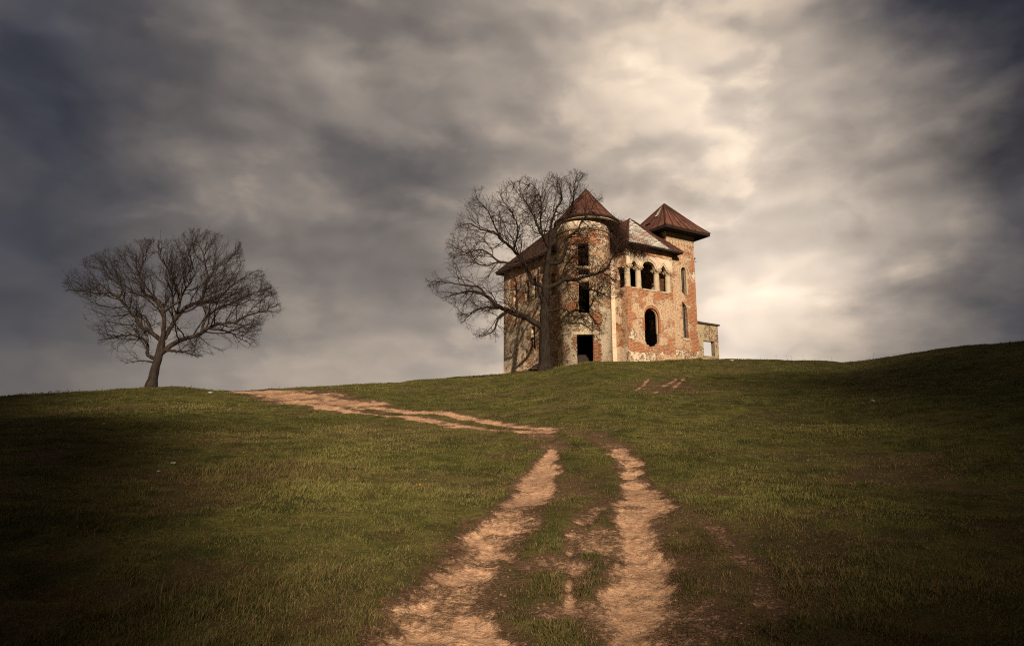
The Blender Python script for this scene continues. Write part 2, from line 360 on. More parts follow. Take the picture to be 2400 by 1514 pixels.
# ------------------------------------------------------------------ house materials
def wall_mat(name, seed, plaster=0.0, boxes=(), residue=0.0, dark=1.0, rboxes=(), plast=(.87, .67, .48)):
    m, nb = new_mat(name)
    uv = nb.new('ShaderNodeUVMap', uv_map='UVMap').outputs[0]
    w = nb.mapv(uv, loc=(seed * 3.7, seed * 1.9, 0))
    wob = nb.noise(w, 1.3, 4, .6, out='Color')
    uvw = nb.v('ADD', uv, nb.v('SCALE', nb.v('SUBTRACT', wob, (.5, .5, .5)), sc=.10))
    br = nb.new('ShaderNodeTexBrick'); nb.inp(br, 'Vector', uvw)
    br.inputs['Scale'].default_value = 1; br.inputs['Brick Width'].default_value = .30; br.inputs['Row Height'].default_value = .115
    br.inputs['Mortar Size'].default_value = .016; br.inputs['Mortar Smooth'].default_value = .3; br.inputs['Bias'].default_value = -.1
    nb.inp(br, 'Color1', (.50, .128, .044)); nb.inp(br, 'Color2', (.21, .060, .030)); nb.inp(br, 'Mortar', (.68, .48, .30))
    nbig = nb.noise(w, .8, 5, .65); nmid = nb.noise(w, 3.2, 5, .65); nfine = nb.noise(nb.mapv(w, (7, 13, 1)), 1.0, 4, .7)
    ncr = nb.noise(nb.mapv(w, (2.2, 6, 1)), 1.0, 6, .75)
    c = nb.mix(nb.mr(nmid, .45, .7, 0, .75), br.outputs[0], (.64, .25, .10))
    c = nb.mix(nb.mr(nfine, .57, .74, 0, .5), c, (.11, .045, .026))
    # lime residue smeared over the brick
    x, y, _ = nb.xyz(uv)
    def boxes_add(v, bs, s):
        for (x0, x1, y0, y1, k) in bs:
            bx = nb.m('MULTIPLY', nb.mr(x, x0 - s, x0 + s), nb.mr(x, x1 - s, x1 + s, 1, 0))
            by = nb.m('MULTIPLY', nb.mr(y, y0 - s, y0 + s), nb.mr(y, y1 - s, y1 + s, 1, 0))
            v = nb.m('ADD', v, nb.m('MULTIPLY', nb.m('MULTIPLY', bx, by), k))
        return v
    nres = nb.noise(nb.v('ADD', w, (11, 5, 0)), .95, 3, .5)
    rv = nb.m('ADD', nb.m('ADD', nb.m('MULTIPLY', nres, .75), nb.m('MULTIPLY', ncr, .62)), residue + .055)
    rv = boxes_add(rv, rboxes, .3)
    res = nb.mr(rv, .66, .78)
    c = nb.mix(nb.m('MULTIPLY', res, nb.mr(nfine, .40, .58, .10, .95)), c, nb.mix(nfine, (.90, .72, .49), (.76, .57, .36)))
    pf = nb.m('ADD', nb.m('ADD', nb.m('MULTIPLY', nbig, .75), nb.m('MULTIPLY', nmid, .28)), plaster + .04)
    pf = boxes_add(pf, boxes, .22)
    pm = nb.mr(pf, .612, .650)
    edge = nb.mr(nb.m('ABSOLUTE', nb.m('SUBTRACT', pf, .612)), 0, .022, .75, 0)
    stain = nb.noise(nb.mapv(w, (2.6, .55, 1)), 1.0, 5, .65)
    pc = nb.mix(nb.mr(stain, .38, .68), plast, tuple(v * .80 for v in plast))
    pc = nb.mix(nb.mr(nmid, .56, .72, 0, .6), pc, (.58, .44, .29))
    pc = nb.mix(nb.mr(nfine, .6, .78, 0, .35), pc, (.72, .60, .44))
    crk = nb.new('ShaderNodeTexVoronoi', feature='DISTANCE_TO_EDGE'); nb.inp(crk, 'Vector', nb.v('ADD', w, nb.v('SCALE', wob, sc=.6))); crk.inputs['Scale'].default_value = .8
    pc = nb.mix(nb.mr(crk.outputs[0], .0, .018, .6, 0), pc, (.10, .065, .04))
    c = nb.mix(pm, c, pc)
    c = nb.mix(edge, c, (.07, .038, .025))
    run = nb.noise(nb.mapv(w, (3.4, .28, 1)), 1.0, 5, .6)
    c = nb.mix(nb.mr(run, .56, .72, 0, .42), c, (.15, .095, .058))
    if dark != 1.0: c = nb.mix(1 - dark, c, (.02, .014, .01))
    h = nb.m('ADD', nb.m('MULTIPLY', pm, 1.2), nb.m('MULTIPLY', nb.m('MULTIPLY', nb.m('SUBTRACT', 1, pm), nb.m('SUBTRACT', 1, br.outputs['Fac'])), .35))
    h = nb.m('ADD', h, nb.m('MULTIPLY', nfine, .5)); h = nb.m('ADD', h, nb.m('MULTIPLY', res, .25))
    finish(nb, c, .92, nb.bump(h, 1.0, .08), spec=.1)
    return m
def plain_mat(name, c1, c2, scale=3.0, rough=.9, bump=.4, stretch=(1, 1, 1), metallic=0.0, c3=None):
    m, nb = new_mat(name)
    p = nb.mapv(objco(nb), stretch)
    n = nb.noise(p, scale, 6, .65); n2 = nb.noise(p, scale * 6, 4, .7)
    c = nb.mix(nb.mr(n, .35, .65), c1, c2)
    c = nb.mix(nb.mr(n2, .52, .72, 0, .55), c, c3 or tuple(v * .45 for v in c1))
    finish(nb, c, rough, nb.bump(nb.m('ADD', n, n2), bump, .03), metallic=metallic, spec=.15)
    return m
M_DARK = plain_mat('shade_black_interior', (.016, .011, .009), (.026, .018, .014), 2)  # near-black colour stands in for the shade inside the house
def sheet_mat(name, c1, c2, c3):
    m, nb = new_mat(name)
    uv = nb.new('ShaderNodeUVMap', uv_map='UVMap').outputs[0]
    br = nb.new('ShaderNodeTexBrick'); nb.inp(br, 'Vector', uv); br.inputs['Scale'].default_value = 1
    br.inputs['Brick Width'].default_value = .62; br.inputs['Row Height'].default_value = 1.05; br.inputs['Mortar Size'].default_value = .014
    nb.inp(br, 'Color1', c1); nb.inp(br, 'Color2', c2); nb.inp(br, 'Mortar', tuple(v * .35 for v in c2))
    st = nb.noise(nb.mapv(uv, (5, .8, 1)), 1.0, 6, .7); n = nb.noise(uv, 1.1, 5, .65); f = nb.noise(uv, 9, 4, .7)
    c = nb.mix(nb.mr(st, .48, .68, 0, .7), br.outputs[0], c3)
    c = nb.mix(nb.mr(n, .52, .68, 0, .7), c, tuple(v * .45 for v in c2)); c = nb.mix(nb.mr(f, .58, .74, 0, .6), c, tuple(v * .4 for v in c1))
    finish(nb, c, .8, nb.bump(nb.m('ADD', n, nb.m('MULTIPLY', br.outputs['Fac'], -.6)), .6, .05), spec=.15); return m
M_RUST_OLD = plain_mat('rusted_roof_sheet', (.185, .072, .045), (.115, .050, .036), 1.2, .75, .35, (1, 1, .35), .0, (.26, .14, .10))
M_RUST = sheet_mat('rusted_roof_sheets', (.20, .078, .050), (.125, .055, .040), (.27, .15, .11))
M_RUST2 = sheet_mat('brown_roof_sheets', (.165, .066, .045), (.105, .048, .035), (.23, .12, .08))
M_UNUSED = plain_mat('brown_roof_sheet', (.115, .050, .036), (.070, .036, .028), 1.2, .75, .35, (1, 1, .35), .0, (.19, .11, .08))
M_OLDROOF = sheet_mat('worn_dark_roof_sheets', (.085, .046, .034), (.050, .030, .024), (.15, .075, .05))
M_SEAM = plain_mat('dark_roof_seam', (.055, .026, .02), (.08, .035, .025), 3)
M_WOODD = plain_mat('dark_eave_timber', (.022, .015, .012), (.04, .025, .018), 3, .9, .4)
M_STONE = plain_mat('weathered_carved_stone', (.62, .49, .33), (.50, .38, .25), 2.2, .9, .5, (1, 1, 1), 0, (.26, .18, .11))
M_STONE_B = plain_mat('weathered_stone_base', (.52, .40, .26), (.40, .29, .18), 3.5, .9, .7, (1, 1, 1), 0, (.24, .10, .05))
M_ARCH = plain_mat('brick_arch_ring', (.36, .11, .05), (.50, .22, .11), 7, .9, .6, (1, 1, 1), 0, (.10, .045, .03))
M_FRIEZE = plain_mat('ochre_plaster_frieze', (.50, .38, .22), (.40, .30, .18), 2, .9, .4, (1, 1, .6), 0, (.3, .22, .14))
M_WINF = plain_mat('grey_window_timber', (.18, .15, .13), (.11, .09, .08), 5)
def shingle_mat():
    m, nb = new_mat('grey_wood_shingle')
    uv = nb.new('ShaderNodeUVMap', uv_map='UVMap').outputs[0]
    wv = nb.noise(uv, .9, 3, .6, out='Color')
    u2 = nb.v('ADD', uv, nb.v('SCALE', nb.v('SUBTRACT', wv, (.5, .5, .5)), sc=.25))
    br = nb.new('ShaderNodeTexBrick'); nb.inp(br, 'Vector', u2); br.inputs['Scale'].default_value = 1
    br.inputs['Brick Width'].default_value = .75; br.inputs['Row Height'].default_value = .27; br.inputs['Mortar Size'].default_value = .028
    nb.inp(br, 'Color1', (.78, .72, .63)); nb.inp(br, 'Color2', (.50, .44, .37)); nb.inp(br, 'Mortar', (.035, .026, .022))
    n = nb.noise(nb.mapv(uv, (1.2, 4, 1)), 1.0, 5, .7); n2 = nb.noise(uv, .7, 3, .5)
    c = nb.mix(nb.mr(n, .45, .68, 0, .8), br.outputs[0], (.24, .19, .15))
    c = nb.mix(nb.mr(n, .61, .68, 0, .9), c, (.03, .022, .02))
    x, y, _ = nb.xyz(uv)
    c = nb.mix(nb.m('MULTIPLY', nb.mr(n2, .5, .6), .55), c, (.30, .13, .07))
    h = nb.m('SUBTRACT', 1, br.outputs['Fac'])
    finish(nb, c, .9, nb.bump(nb.m('ADD', h, n), .8, .06), spec=.1)
    return m
M_SHING = shingle_mat()

# ------------------------------------------------------------------ house frame
AH = math.radians(31.5)
CB = at(1372, 852, 54.0)
Z0 = 8.21
HU = np.array([math.cos(AH), math.sin(AH)]); HV = np.array([-math.sin(AH), math.cos(AH)])
HOUSE = empty('ruined_manor', (CB[0], CB[1], Z0), AH)
tag(HOUSE, 'abandoned brick manor with peeling plaster, round turret and square tower on the hilltop', 'ruined house')

def uv_from_normals(me, cyl=None):
    uvl = me.uv_layers.get('UVMap') or me.uv_layers.new(name='UVMap')
    for p in me.polygons:
        n = p.normal
        for li in p.loop_indices:
            co = me.vertices[me.loops[li].vertex_index].co
            if cyl and abs(n.z) < .5:
                a = math.atan2(co.y - cyl[1], co.x - cyl[0])
                if abs(a - math.atan2(n.y, n.x)) > math.pi: a += 2 * math.pi if a < 0 else -2 * math.pi
                a = a if a <= 1.5 else a - 2 * math.pi
                u, v = a * cyl[2], co.z
            elif abs(n.z) > .97: u, v = co.x, co.y
            elif abs(n.z) > .25:
                t = Vector((-n.y, n.x, 0)).normalized(); s = n.cross(t); u, v = co.dot(t), co.dot(s)
            else:
                t = Vector((-n.y, n.x, 0)).normalized(); u, v = co.dot(t), co.z
            uvl.data[li].uv = (u, v)
def bm_box(bm, x0, x1, y0, y1, z0, z1):
    vs = [bm.verts.new(c) for c in ((x0, y0, z0), (x1, y0, z0), (x1, y1, z0), (x0, y1, z0), (x0, y0, z1), (x1, y0, z1), (x1, y1, z1), (x0, y1, z1))]
    for f in ((3, 2, 1, 0), (4, 5, 6, 7), (0, 1, 5, 4), (1, 2, 6, 5), (2, 3, 7, 6), (3, 0, 4, 7)): bm.faces.new([vs[i] for i in f])
def bm_prism_xz(bm, pts, y0, y1):           # polygon in (x, z), swept along y
    a = [bm.verts.new((x, y0, z)) for x, z in pts]; b = [bm.verts.new((x, y1, z)) for x, z in pts]
    n = len(pts); bm.faces.new(a); bm.faces.new(b[::-1])
    for i in range(n): bm.faces.new((a[i], b[i], b[(i + 1) % n], a[(i + 1) % n]))
def bm_prism_yz(bm, pts, x0, x1):
    a = [bm.verts.new((x0, y, z)) for y, z in pts]; b = [bm.verts.new((x1, y, z)) for y, z in pts]
    n = len(pts); bm.faces.new(a); bm.faces.new(b[::-1])
    for i in range(n): bm.faces.new((a[i], b[i], b[(i + 1) % n], a[(i + 1) % n]))
def bm_lathe(bm, prof, cx, cy, n=32, a0=0, a1=2 * math.pi):
    full = abs(a1 - a0 - 2 * math.pi) < 1e-6; cnt = n if full else n + 1
    ring = []
    for r, z in prof:
        ring.append([bm.verts.new((cx + r * math.cos(a0 + (a1 - a0) * i / n), cy + r * math.sin(a0 + (a1 - a0) * i / n), z)) for i in range(cnt)])
    for k in range(len(prof) - 1):
        for i in range(n):
            j = (i + 1) % cnt
            bm.faces.new((ring[k][i], ring[k][j], ring[k + 1][j], ring[k + 1][i]))
    return ring
def to_mesh(bm, name):
    bmesh.ops.recalc_face_normals(bm, faces=bm.faces[:])
    me = bpy.data.meshes.new(name); bm.to_mesh(me); bm.free(); return me
def tmp_obj(bm):
    o = bpy.data.objects.new('tmp', to_mesh(bm, 'tmp')); COL.objects.link(o); return o
def carve(bm, cutters, name):
    o = tmp_obj(bm); cs = []
    for c in cutters:
        k = tmp_obj(c); cs.append(k)
        md = o.modifiers.new('b', 'BOOLEAN'); md.operation = 'DIFFERENCE'; md.object = k; md.solver = 'EXACT'
    bpy.context.view_layer.update()
    dg = bpy.context.evaluated_depsgraph_get()
    me = bpy.data.meshes.new_from_object(o.evaluated_get(dg)); me.name = name
    for k in cs + [o]:
        md = k.data; bpy.data.objects.remove(k); bpy.data.meshes.remove(md)
    me.materials.clear()
    return me
def cut(fn, *a):
    bm = bmesh.new(); fn(bm, *a); return bm
def assign_inner(me, test):
    for p in me.polygons:
        p.material_index = 1 if test(p.center, p.normal) else 0
def wall_part(name, me, mat, cyl=None, parent=HOUSE):
    uv_from_normals(me, cyl)
    return link(name, me, [mat, M_DARK], parent)
def simple(name, bm, mat, parent=HOUSE, smooth=False):
    me = to_mesh(bm, name)
    if smooth:
        for p in me.polygons: p.use_smooth = True
    uv_from_normals(me)
    return link(name, me, mat, parent)
def jag(z, n, x0, x1, amp):
    return [(x0 + (x1 - x0) * i / n, z + (random.random() - .5) * amp) for i in range(n + 1)]

BU0, BU1, BV = 3.25, 8.42, -1.55
TU0, TU1, TV0, TV1 = 8.1, 11.42, -1.3, 2.3
RT = 2.17
BW = 12.7; BLEN = 11.3; WT = .5
# angle of turret openings: facing the camera
ca = math.atan2(*(np.array([-CB[0], -CB[1]]) @ np.stack([HV, HU], 1)))
cdir = np.array([math.cos(ca), math.sin(ca)]); cperp = np.array([-cdir[1], cdir[0]])
def turret_cut(w, z0, z1, a=ca, jitter=0.0):
    bm = bmesh.new(); d = np.array([math.cos(a), math.sin(a)]); p = np.array([-d[1], d[0]])
    q = []
    for s, r in ((-w / 2, .9), (w / 2, .9), (w / 2, 3), (-w / 2, 3)):
        q.append(d * r + p * s)
    lo = [bm.verts.new((x, y, z0 + random.uniform(-jitter, jitter))) for x, y in q]; hi = [bm.verts.new((x, y, z1 + random.uniform(-jitter, jitter))) for x, y in q]
    bm.faces.new(lo[::-1]); bm.faces.new(hi)
    for i in range(4): bm.faces.new((lo[i], lo[(i + 1) % 4], hi[(i + 1) % 4], hi[i]))
    return bm
def cyl_bm(r, z0, z1, n=48, cx=0, cy=0):
    bm = bmesh.new(); ring = bm_lathe(bm, [(r, z0), (r, z1)], cx, cy, n)
    bm.faces.new(ring[0][::-1]); bm.faces.new(ring[1]); return bm

# main walls
bm = bmesh.new(); bm_box(bm, 0, BLEN, 0, BW, -2.2, 10.2)
left_windows = [(8.9, 8.2, 6.7, 8.65), (7.55, 6.95, 6.7, 8.6), (7.9, 7.2, 2.05, 4.2), (10.9, 10.3, 6.8, 8.6), (4.6, 4.0, 6.4, 8.4)]
cuts = [cut(bm_box, WT, BLEN - WT, WT, BW - WT, -1.2, 11), cyl_bm(RT - .05, -3, 12),
        cut(bm_box, TU0 + .4, TU1 + .2, -1, TV1 - .4, -3, 12),
        cut(bm_box, BU0 + .5, BU1 - .6, -.3, WT + .3, 6.45, 9.3), cut(bm_box, BU0 + .8, BU1 - 1.0, -.3, WT + .3, .2, 5.0)]
for v0, v1, a, b in left_windows:
    cuts.append(cut(bm_prism_yz, [(v0, a), (v1, a + random.uniform(-.1, .1)), (v1, b - .12), ((v0 + v1) / 2, b), (v0, b - .12)], -.3, WT + .2))
me = carve(bm, cuts, 'wall')
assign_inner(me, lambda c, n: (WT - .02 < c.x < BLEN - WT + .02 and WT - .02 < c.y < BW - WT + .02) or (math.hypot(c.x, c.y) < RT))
# left wall uses u = -v ; front strip u = x
M_WALL = wall_mat('wall_left_plaster_brick', 1.0, .055, [(-13, -9.6, -2, 4.6, .10), (-9.2, -7.9, 2.6, 6.0, .06), (-13, -2, -2, .45, .12), (2.0, 3.6, -2, 10, .30), (-5, -2.5, .5, 9, -.03)], -.02)
wall_part('main_wall', me, M_WALL)
# turret
bm = bmesh.new(); ring = bm_lathe(bm, [(RT, -2.2), (RT, 10.35), (RT, 11.55)], 0, 0, 64); bm.faces.new(ring[0][::-1]); bm.faces.new(ring[2])
cuts = [cyl_bm(RT - .42, -1.2, 12.5, 48), turret_cut(.82, 7.42, 9.25), turret_cut(.82, 6.72, 7.22), turret_cut(.82, 3.68, 6.15, jitter=.03), turret_cut(1.22, -2.0, 1.97, jitter=.02)]
# opening behind so that the house interior joins the turret
cuts.append(turret_cut(1.6, -1.0, 9.5, ca + math.pi))
me = carve(bm, cuts, 'turret')
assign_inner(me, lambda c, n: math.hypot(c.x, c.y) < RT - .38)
for p in me.polygons:
    p.use_smooth = abs(p.normal.z) < .2 and abs(math.hypot(p.center.x, p.center.y) - RT) < .06
uc = ca * RT if ca <= 1.5 else (ca - 2 * math.pi) * RT
M_TUR = wall_mat('turret_brick_plaster', 2.0, .03, [(uc + 1.35, uc + 3, -2, 4.2, .16), (uc - 1.2, uc + .7, 2.0, 3.3, .10), (uc - 3.3, uc - 1.0, -2, 4, .07), (uc - 4, uc + 4, -2, -.1, .08), (uc - 4, uc + 4, 10.6, 12, .16)], .0, rboxes=[(uc + .45, uc + 1.5, -.2, 3.4, -.12), (uc + .1, uc + 1.3, 4.6, 8.8, .10), (uc - 2, uc + 4, 9.3, 10.2, -.10)])
TUR = wall_part('turret', me, M_TUR, (0, 0, RT))
bm = bmesh.new(); bm_lathe(bm, [(RT + .01, 10.42), (RT + .09, 10.44), (RT + .10, 10.52), (RT + .05, 10.58), (RT + .01, 10.6)], 0, 0, 48)
simple('ring_moulding', bm, M_STONE_B, TUR, True)
bm = bmesh.new(); bm_lathe(bm, [(RT + .012, 10.1), (RT + .05, 10.11), (RT + .05, 10.18), (RT + .012, 10.2)], 0, 0, 48)
simple('ring_moulding', bm, M_STONE_B, TUR, True)
def turret_block(name, w, z0, z1, proud, mat, a=ca):
    bm = bmesh.new(); d = np.array([math.cos(a), math.sin(a)]); p = np.array([-d[1], d[0]])
    n = 8; top = []; 
    for zz in (z0, z1):
        ro = []; ri = []
        for i in range(n + 1):
            s = -w / 2 + w * i / n; rr = math.sqrt(max(RT ** 2 - s * s, .1))
            ro.append(bm.verts.new((*(d * (rr + proud) + p * s), zz))); ri.append(bm.verts.new((*(d * (rr - .1) + p * s), zz)))
        top.append((ro, ri))
    (o0, i0), (o1, i1) = top
    for i in range(n):
        bm.faces.new((o0[i], o0[i + 1], o1[i + 1], o1[i])); bm.faces.new((i0[i], i1[i], i1[i + 1], i0[i + 1]))
        bm.faces.new((o1[i], o1[i + 1], i1[i + 1], i1[i])); bm.faces.new((o0[i], i0[i], i0[i + 1], o0[i + 1]))
    for e in (0, n): bm.faces.new((o0[e], o1[e], i1[e], i0[e]))
    return simple(name, bm, mat, TUR)
turret_block('door_lintel', 1.75, 1.99, 2.22, .07, M_STONE)
turret_block('window_sill', 1.0, 3.52, 3.67, .06, M_STONE_B)
turret_block('window_sill', .95, 7.23, 7.41, .05, M_STONE_B)
turret_block('patch', .75, 2.55, 2.95, .04, M_STONE).name = 'plaster_plaque'
# stair inside the doorway
bm = bmesh.new()
for i in range(6):
    c = cdir * (1.55 - .3 * i); e = .17
    pts = [cperp * s + c + cdir * t for s, t in ((-.55, -.15), (.25, -.15), (.25, .15), (-.55, .15))]
    lo = [bm.verts.new((*q, -1.15)) for q in pts]; hi = [bm.verts.new((*q, -.18 + e * i)) for q in pts]
    bm.faces.new(lo[::-1]); bm.faces.new(hi)
    for k in range(4): bm.faces.new((lo[k], lo[(k + 1) % 4], hi[(k + 1) % 4], hi[k]))
simple('stair', bm, plain_mat('dusty_stone_stair', (.05, .035, .026), (.035, .025, .018), 3), TUR)

bm = bmesh.new(); bm_prism_xz(bm, [(-.17, -2.1), (.2, -2.1), (.2, .46), (-.02, .44), (-.17, .30)], 2.0, BW + .17)
simple('plinth', bm, wall_mat('left_plinth_plaster', 12.0, .07, [(-5, -3, -2, 3, -.12)]))
# pilaster strips either side of the turret
bm = bmesh.new(); bm_box(bm, -.12, .3, 2.35, 2.95, -2, 9.6); simple('pilaster', bm, wall_mat('pilaster_plaster', 5.0, .06, [(-9, 9, -2, 5.2, .14)]))
bm = bmesh.new(); bm_box(bm, 2.15, 2.75, -.10, .3, -2, 9.6); simple('pilaster', bm, wall_mat('pilaster_ochre_plaster', 6.0, .085, [(-9, 9, 3.2, 8, .12)], .02, plast=(.64, .47, .28)))

# bay with the arched loggia
S0 = BU0
cols_s = [.24, 1.44, 3.49, 4.80]; CR = .235
def arch_small(s, w, z, h):
    return [(S0 + s - w / 2, 8.2), (S0 + s + w / 2, 8.2), (S0 + s + w / 2, z), (S0 + s + w * .40, z + h * .28), (S0 + s + w * .22, z + h * .62), (S0 + s, z + h), (S0 + s - w * .22, z + h * .62), (S0 + s - w * .40, z + h * .28), (S0 + s - w / 2, z)]
def arch_big(s, w, z, h):
    pts = [(S0 + s - w / 2, 8.2), (S0 + s + w / 2, 8.2)]
    for i in range(17):
        a = math.pi * i / 16; pts.append((S0 + s + w / 2 * math.cos(a), z + h * math.sin(a) ** .9))
    return pts
WB = .30
bm = bmesh.new(); bm_box(bm, BU0, BU1, BV, .3, -2.2, 10.0)
loggia = [(S0 - .2, 6.42), (S0 + 4.98, 6.42), (S0 + 4.98, 8.25), (S0 - .2, 8.25)]
cuts = [cut(bm_box, BU0 + WB, BU1 - WB, BV + WB, 1.0, -1.2, 11), cut(bm_prism_xz, loggia, BV - .3, BV + WB + .1),
        cut(bm_prism_xz, arch_small(.84, .64, 8.32, .42), BV - .35, BV + WB + .15), cut(bm_prism_xz, arch_big(2.465, 1.42, 8.22, .63), BV - .36, BV + WB + .16),
        cut(bm_prism_xz, arch_small(4.14, .68, 8.30, .46), BV - .37, BV + WB + .17),
        cut(bm_prism_yz, [(BV + WB - .1, 6.421), (-.35, 6.421), (-.35, 8.249), (BV + WB - .1, 8.249)], BU0 - .31, BU0 + WB + .1)]
# arched ground-floor window with its broken-out sill
wc, ww = S0 + 2.55, 1.60
aw = [(wc - ww / 2, 1.98), (wc - .70, 1.92), (wc - .66, 1.74), (wc - .42, 1.70), (wc - .36, 1.60), (wc + .02, 1.58), (wc + .10, 1.66), (wc + .5, 1.70), (wc + .55, 1.88), (wc + .74, 1.94), (wc + ww / 2, 2.1)]
for i in range(15):
    a = math.pi * i / 14; aw.append((wc + ww / 2 * math.cos(a), 4.08 + .78 * math.sin(a)))
cuts.append(cut(bm_prism_xz, aw, BV - .33, BV + WB + .13))
me = carve(bm, cuts, 'bay')
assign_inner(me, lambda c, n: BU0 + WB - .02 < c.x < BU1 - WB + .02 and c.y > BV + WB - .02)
M_BAY = wall_mat('bay_brick_lime', 3.0, -.05, [(S0 - 1, S0 + 6, -2, 1.15, .16), (S0 - 1, S0 + 6, 8.3, 9.25, .42), (S0 + .3, S0 + 1.6, 1.4, 3.8, .05), (-.3, .8, 3.5, 10, .16), (-.3, 1.6, -2, 1.5, .2)], .01, rboxes=[(S0 - 1, S0 + 6, 1.0, 1.75, -.16), (S0 + .4, S0 + 1.7, 1.9, 3.6, .14), (S0 + 3.4, S0 + 5, 3.0, 5.6, .08), (S0 - 1, S0 + 6, 5.7, 6.5, -.07), (S0 - 1, S0 + .35, 1, 6.5, -.10), (S0 - 1, S0 + 6, 9.2, 10, -.08)])
BAY = wall_part('bay', me, M_BAY)
for i, s in enumerate(cols_s):
    cx, cy = S0 + s + (.02 if i == 0 else 0), BV + .25
    base = 6.42
    bm = bmesh.new(); bm_lathe(bm, [(CR + .05, base), (CR + .055, base + .10), (CR + .0, base + .17), (CR + .015, base + .3), (CR + .02, base + .75), (CR - .01, 7.9), (CR - .02, 7.96)], cx, cy, 24)
    col = simple('column', bm, M_STONE, BAY, True)
    bm = bmesh.new()
    bm_lathe(bm, [(CR - .02, 7.93), (CR + .05, 7.95), (CR + .05, 7.99), (CR, 8.01), (CR + .03, 8.08), (CR + .10, 8.17)], cx, cy, 24)
    bm_box(bm, cx - CR - .11, cx + CR + .11, cy - CR - .11, cy + CR + .09, 8.165, 8.30)
    for k in range(8):       # carved leaf curls
        a = k * math.pi / 4 + .39; d = .2 + CR * .55
        bmesh.ops.create_icosphere(bm, subdivisions=1, radius=.085, matrix=Matrix.Translation((cx + d * math.cos(a), cy + d * math.sin(a), 8.10)))
    simple('capital', bm, M_STONE_B, col)
def ribbon(bm, pts, w, y0, y1, closed=False):       # moulding strip following pts (x, z)
    n = len(pts); L = []; R = []
    for i in range(n):
        a = Vector(pts[max(i - 1, 0)]); b = Vector(pts[min(i + 1, n - 1)]); t = (b - a).normalized(); q = Vector((-t.y, t.x)) * w / 2
        p = Vector(pts[i]); L.append(p + q); R.append(p - q)
    for i in range(n - 1):
        c = [L[i], L[i + 1], R[i + 1], R[i]]
        f = [bm.verts.new((p.x, y0, p.y)) for p in c]; bk = [bm.verts.new((p.x, y1, p.y)) for p in c]
        bm.faces.new(f); bm.faces.new(bk[::-1])
        for k in range(4): bm.faces.new((f[k], bk[k], bk[(k + 1) % 4], f[(k + 1) % 4]))
def off_small(s, w, z, h, e):
    return [(S0 + s - w / 2 - .28, z - .02 + e), (S0 + s - w / 2 - .02, z - .02 + e), (S0 + s - w / 2 - .02, z + .12 + e), (S0 + s, z + h + .02 + e), (S0 + s + w / 2 + .02, z + .12 + e), (S0 + s + w / 2 + .02, z - .02 + e), (S0 + s + w / 2 + .28, z - .02 + e)]
bm = bmesh.new(); ribbon(bm, off_small(.84, .64, 8.34, .46, .06), .06, BV - .05, BV + .1)
ribbon(bm, off_small(4.14, .68, 8.34, .50, .06), .06, BV - .05, BV + .1)
pts = []
for i in range(19):
    a = math.pi * (1 - i / 18); pts.append((S0 + 2.465 + .82 * math.cos(a), 8.36 + .66 * math.sin(a) + (.05 if i == 9 else 0)))
ribbon(bm, pts, .07, BV - .052, BV + .1); simple('arcade_moulding', bm, M_STONE, BAY)
# sills under the loggia
for s0, s1 in ((.45, 1.2), (1.68, 3.25), (3.75, 4.6)):
    bm = bmesh.new(); bm_box(bm, S0 + s0, S0 + s1, BV - .06, BV + .4, 6.29, 6.415); simple('loggia_sill', bm, M_STONE, BAY)
# brick ring + ogee hood over the arched window
bm = bmesh.new(); pts = [(wc - ww / 2 - .10, 2.9)] + [(wc - ww / 2 - .10, 2.9 + .2 * k) for k in range(1, 6)]
for i in range(17):
    a = math.pi * (1 - i / 16); pts.append((wc + (ww / 2 + .10) * math.cos(a), 4.08 + .88 * math.sin(a)))
pts += [(wc + ww / 2 + .10, 4.0 - .2 * k) for k in range(0, 7)]
ribbon(bm, pts, .22, BV - .03, BV + .2); simple('brick_arch', bm, M_ARCH, BAY)
bm = bmesh.new(); pts = [(wc - 1.22, 3.98), (wc - .98, 3.96), (wc - .97, 4.2)]
for i in range(1, 12):
    a = math.radians(180 - 7.4 * i); pts.append((wc + .97 * math.cos(a), 4.18 + .97 * math.sin(a)))
pts += [(wc - .04, 5.28), (wc, 5.42)]
ptr = [(2 * wc - x, z) for x, z in pts[::-1]]
ribbon(bm, pts, .15, BV - .07, BV + .1); ribbon(bm, ptr[1:], .15, BV - .072, BV + .1)
bm_box(bm, wc - .09, wc + .09, BV - .11, BV + .1, 5.33, 5.58); simple('hood_moulding', bm, M_STONE, BAY)
# inner lining of the window arch, on the sunlit reveal
bm = bmesh.new(); pts = [(wc + ww / 2 - .05, 2.75 + .22 * k) for k in range(7)]
for i in range(12):
    a = math.pi * i / 14; pts.append((wc + (ww / 2 - .05) * math.cos(a), 4.08 + .73 * math.sin(a)))
ribbon(bm, pts, .07, BV + .14, BV + .28); simple('window_lining', bm, M_STONE, BAY)
for x, z in ((S0 + .95, 5.65), (S0 + 4.5, 5.5)):
    bm = bmesh.new(); bmesh.ops.create_cone(bm, cap_ends=True, segments=14, radius1=.13, radius2=.10, depth=.08, matrix=Matrix.Translation((x, BV - .03, z)) @ Matrix.Rotation(math.pi / 2, 4, 'X'))
    if x < S0 + 3: simple('medallion', bm, M_STONE, BAY)
    else: bm.free()
bm = bmesh.new(); bm_box(bm, BU0 - .05, BU0 + 5.15, BV - .06, BV + .2, -2, 1.02); simple('plinth', bm, wall_mat('plinth_plaster', 8.0, .05, [(-1, 6, -2, 3, .06), (6.3, 9, -2, 3, -.12)], .05), BAY)

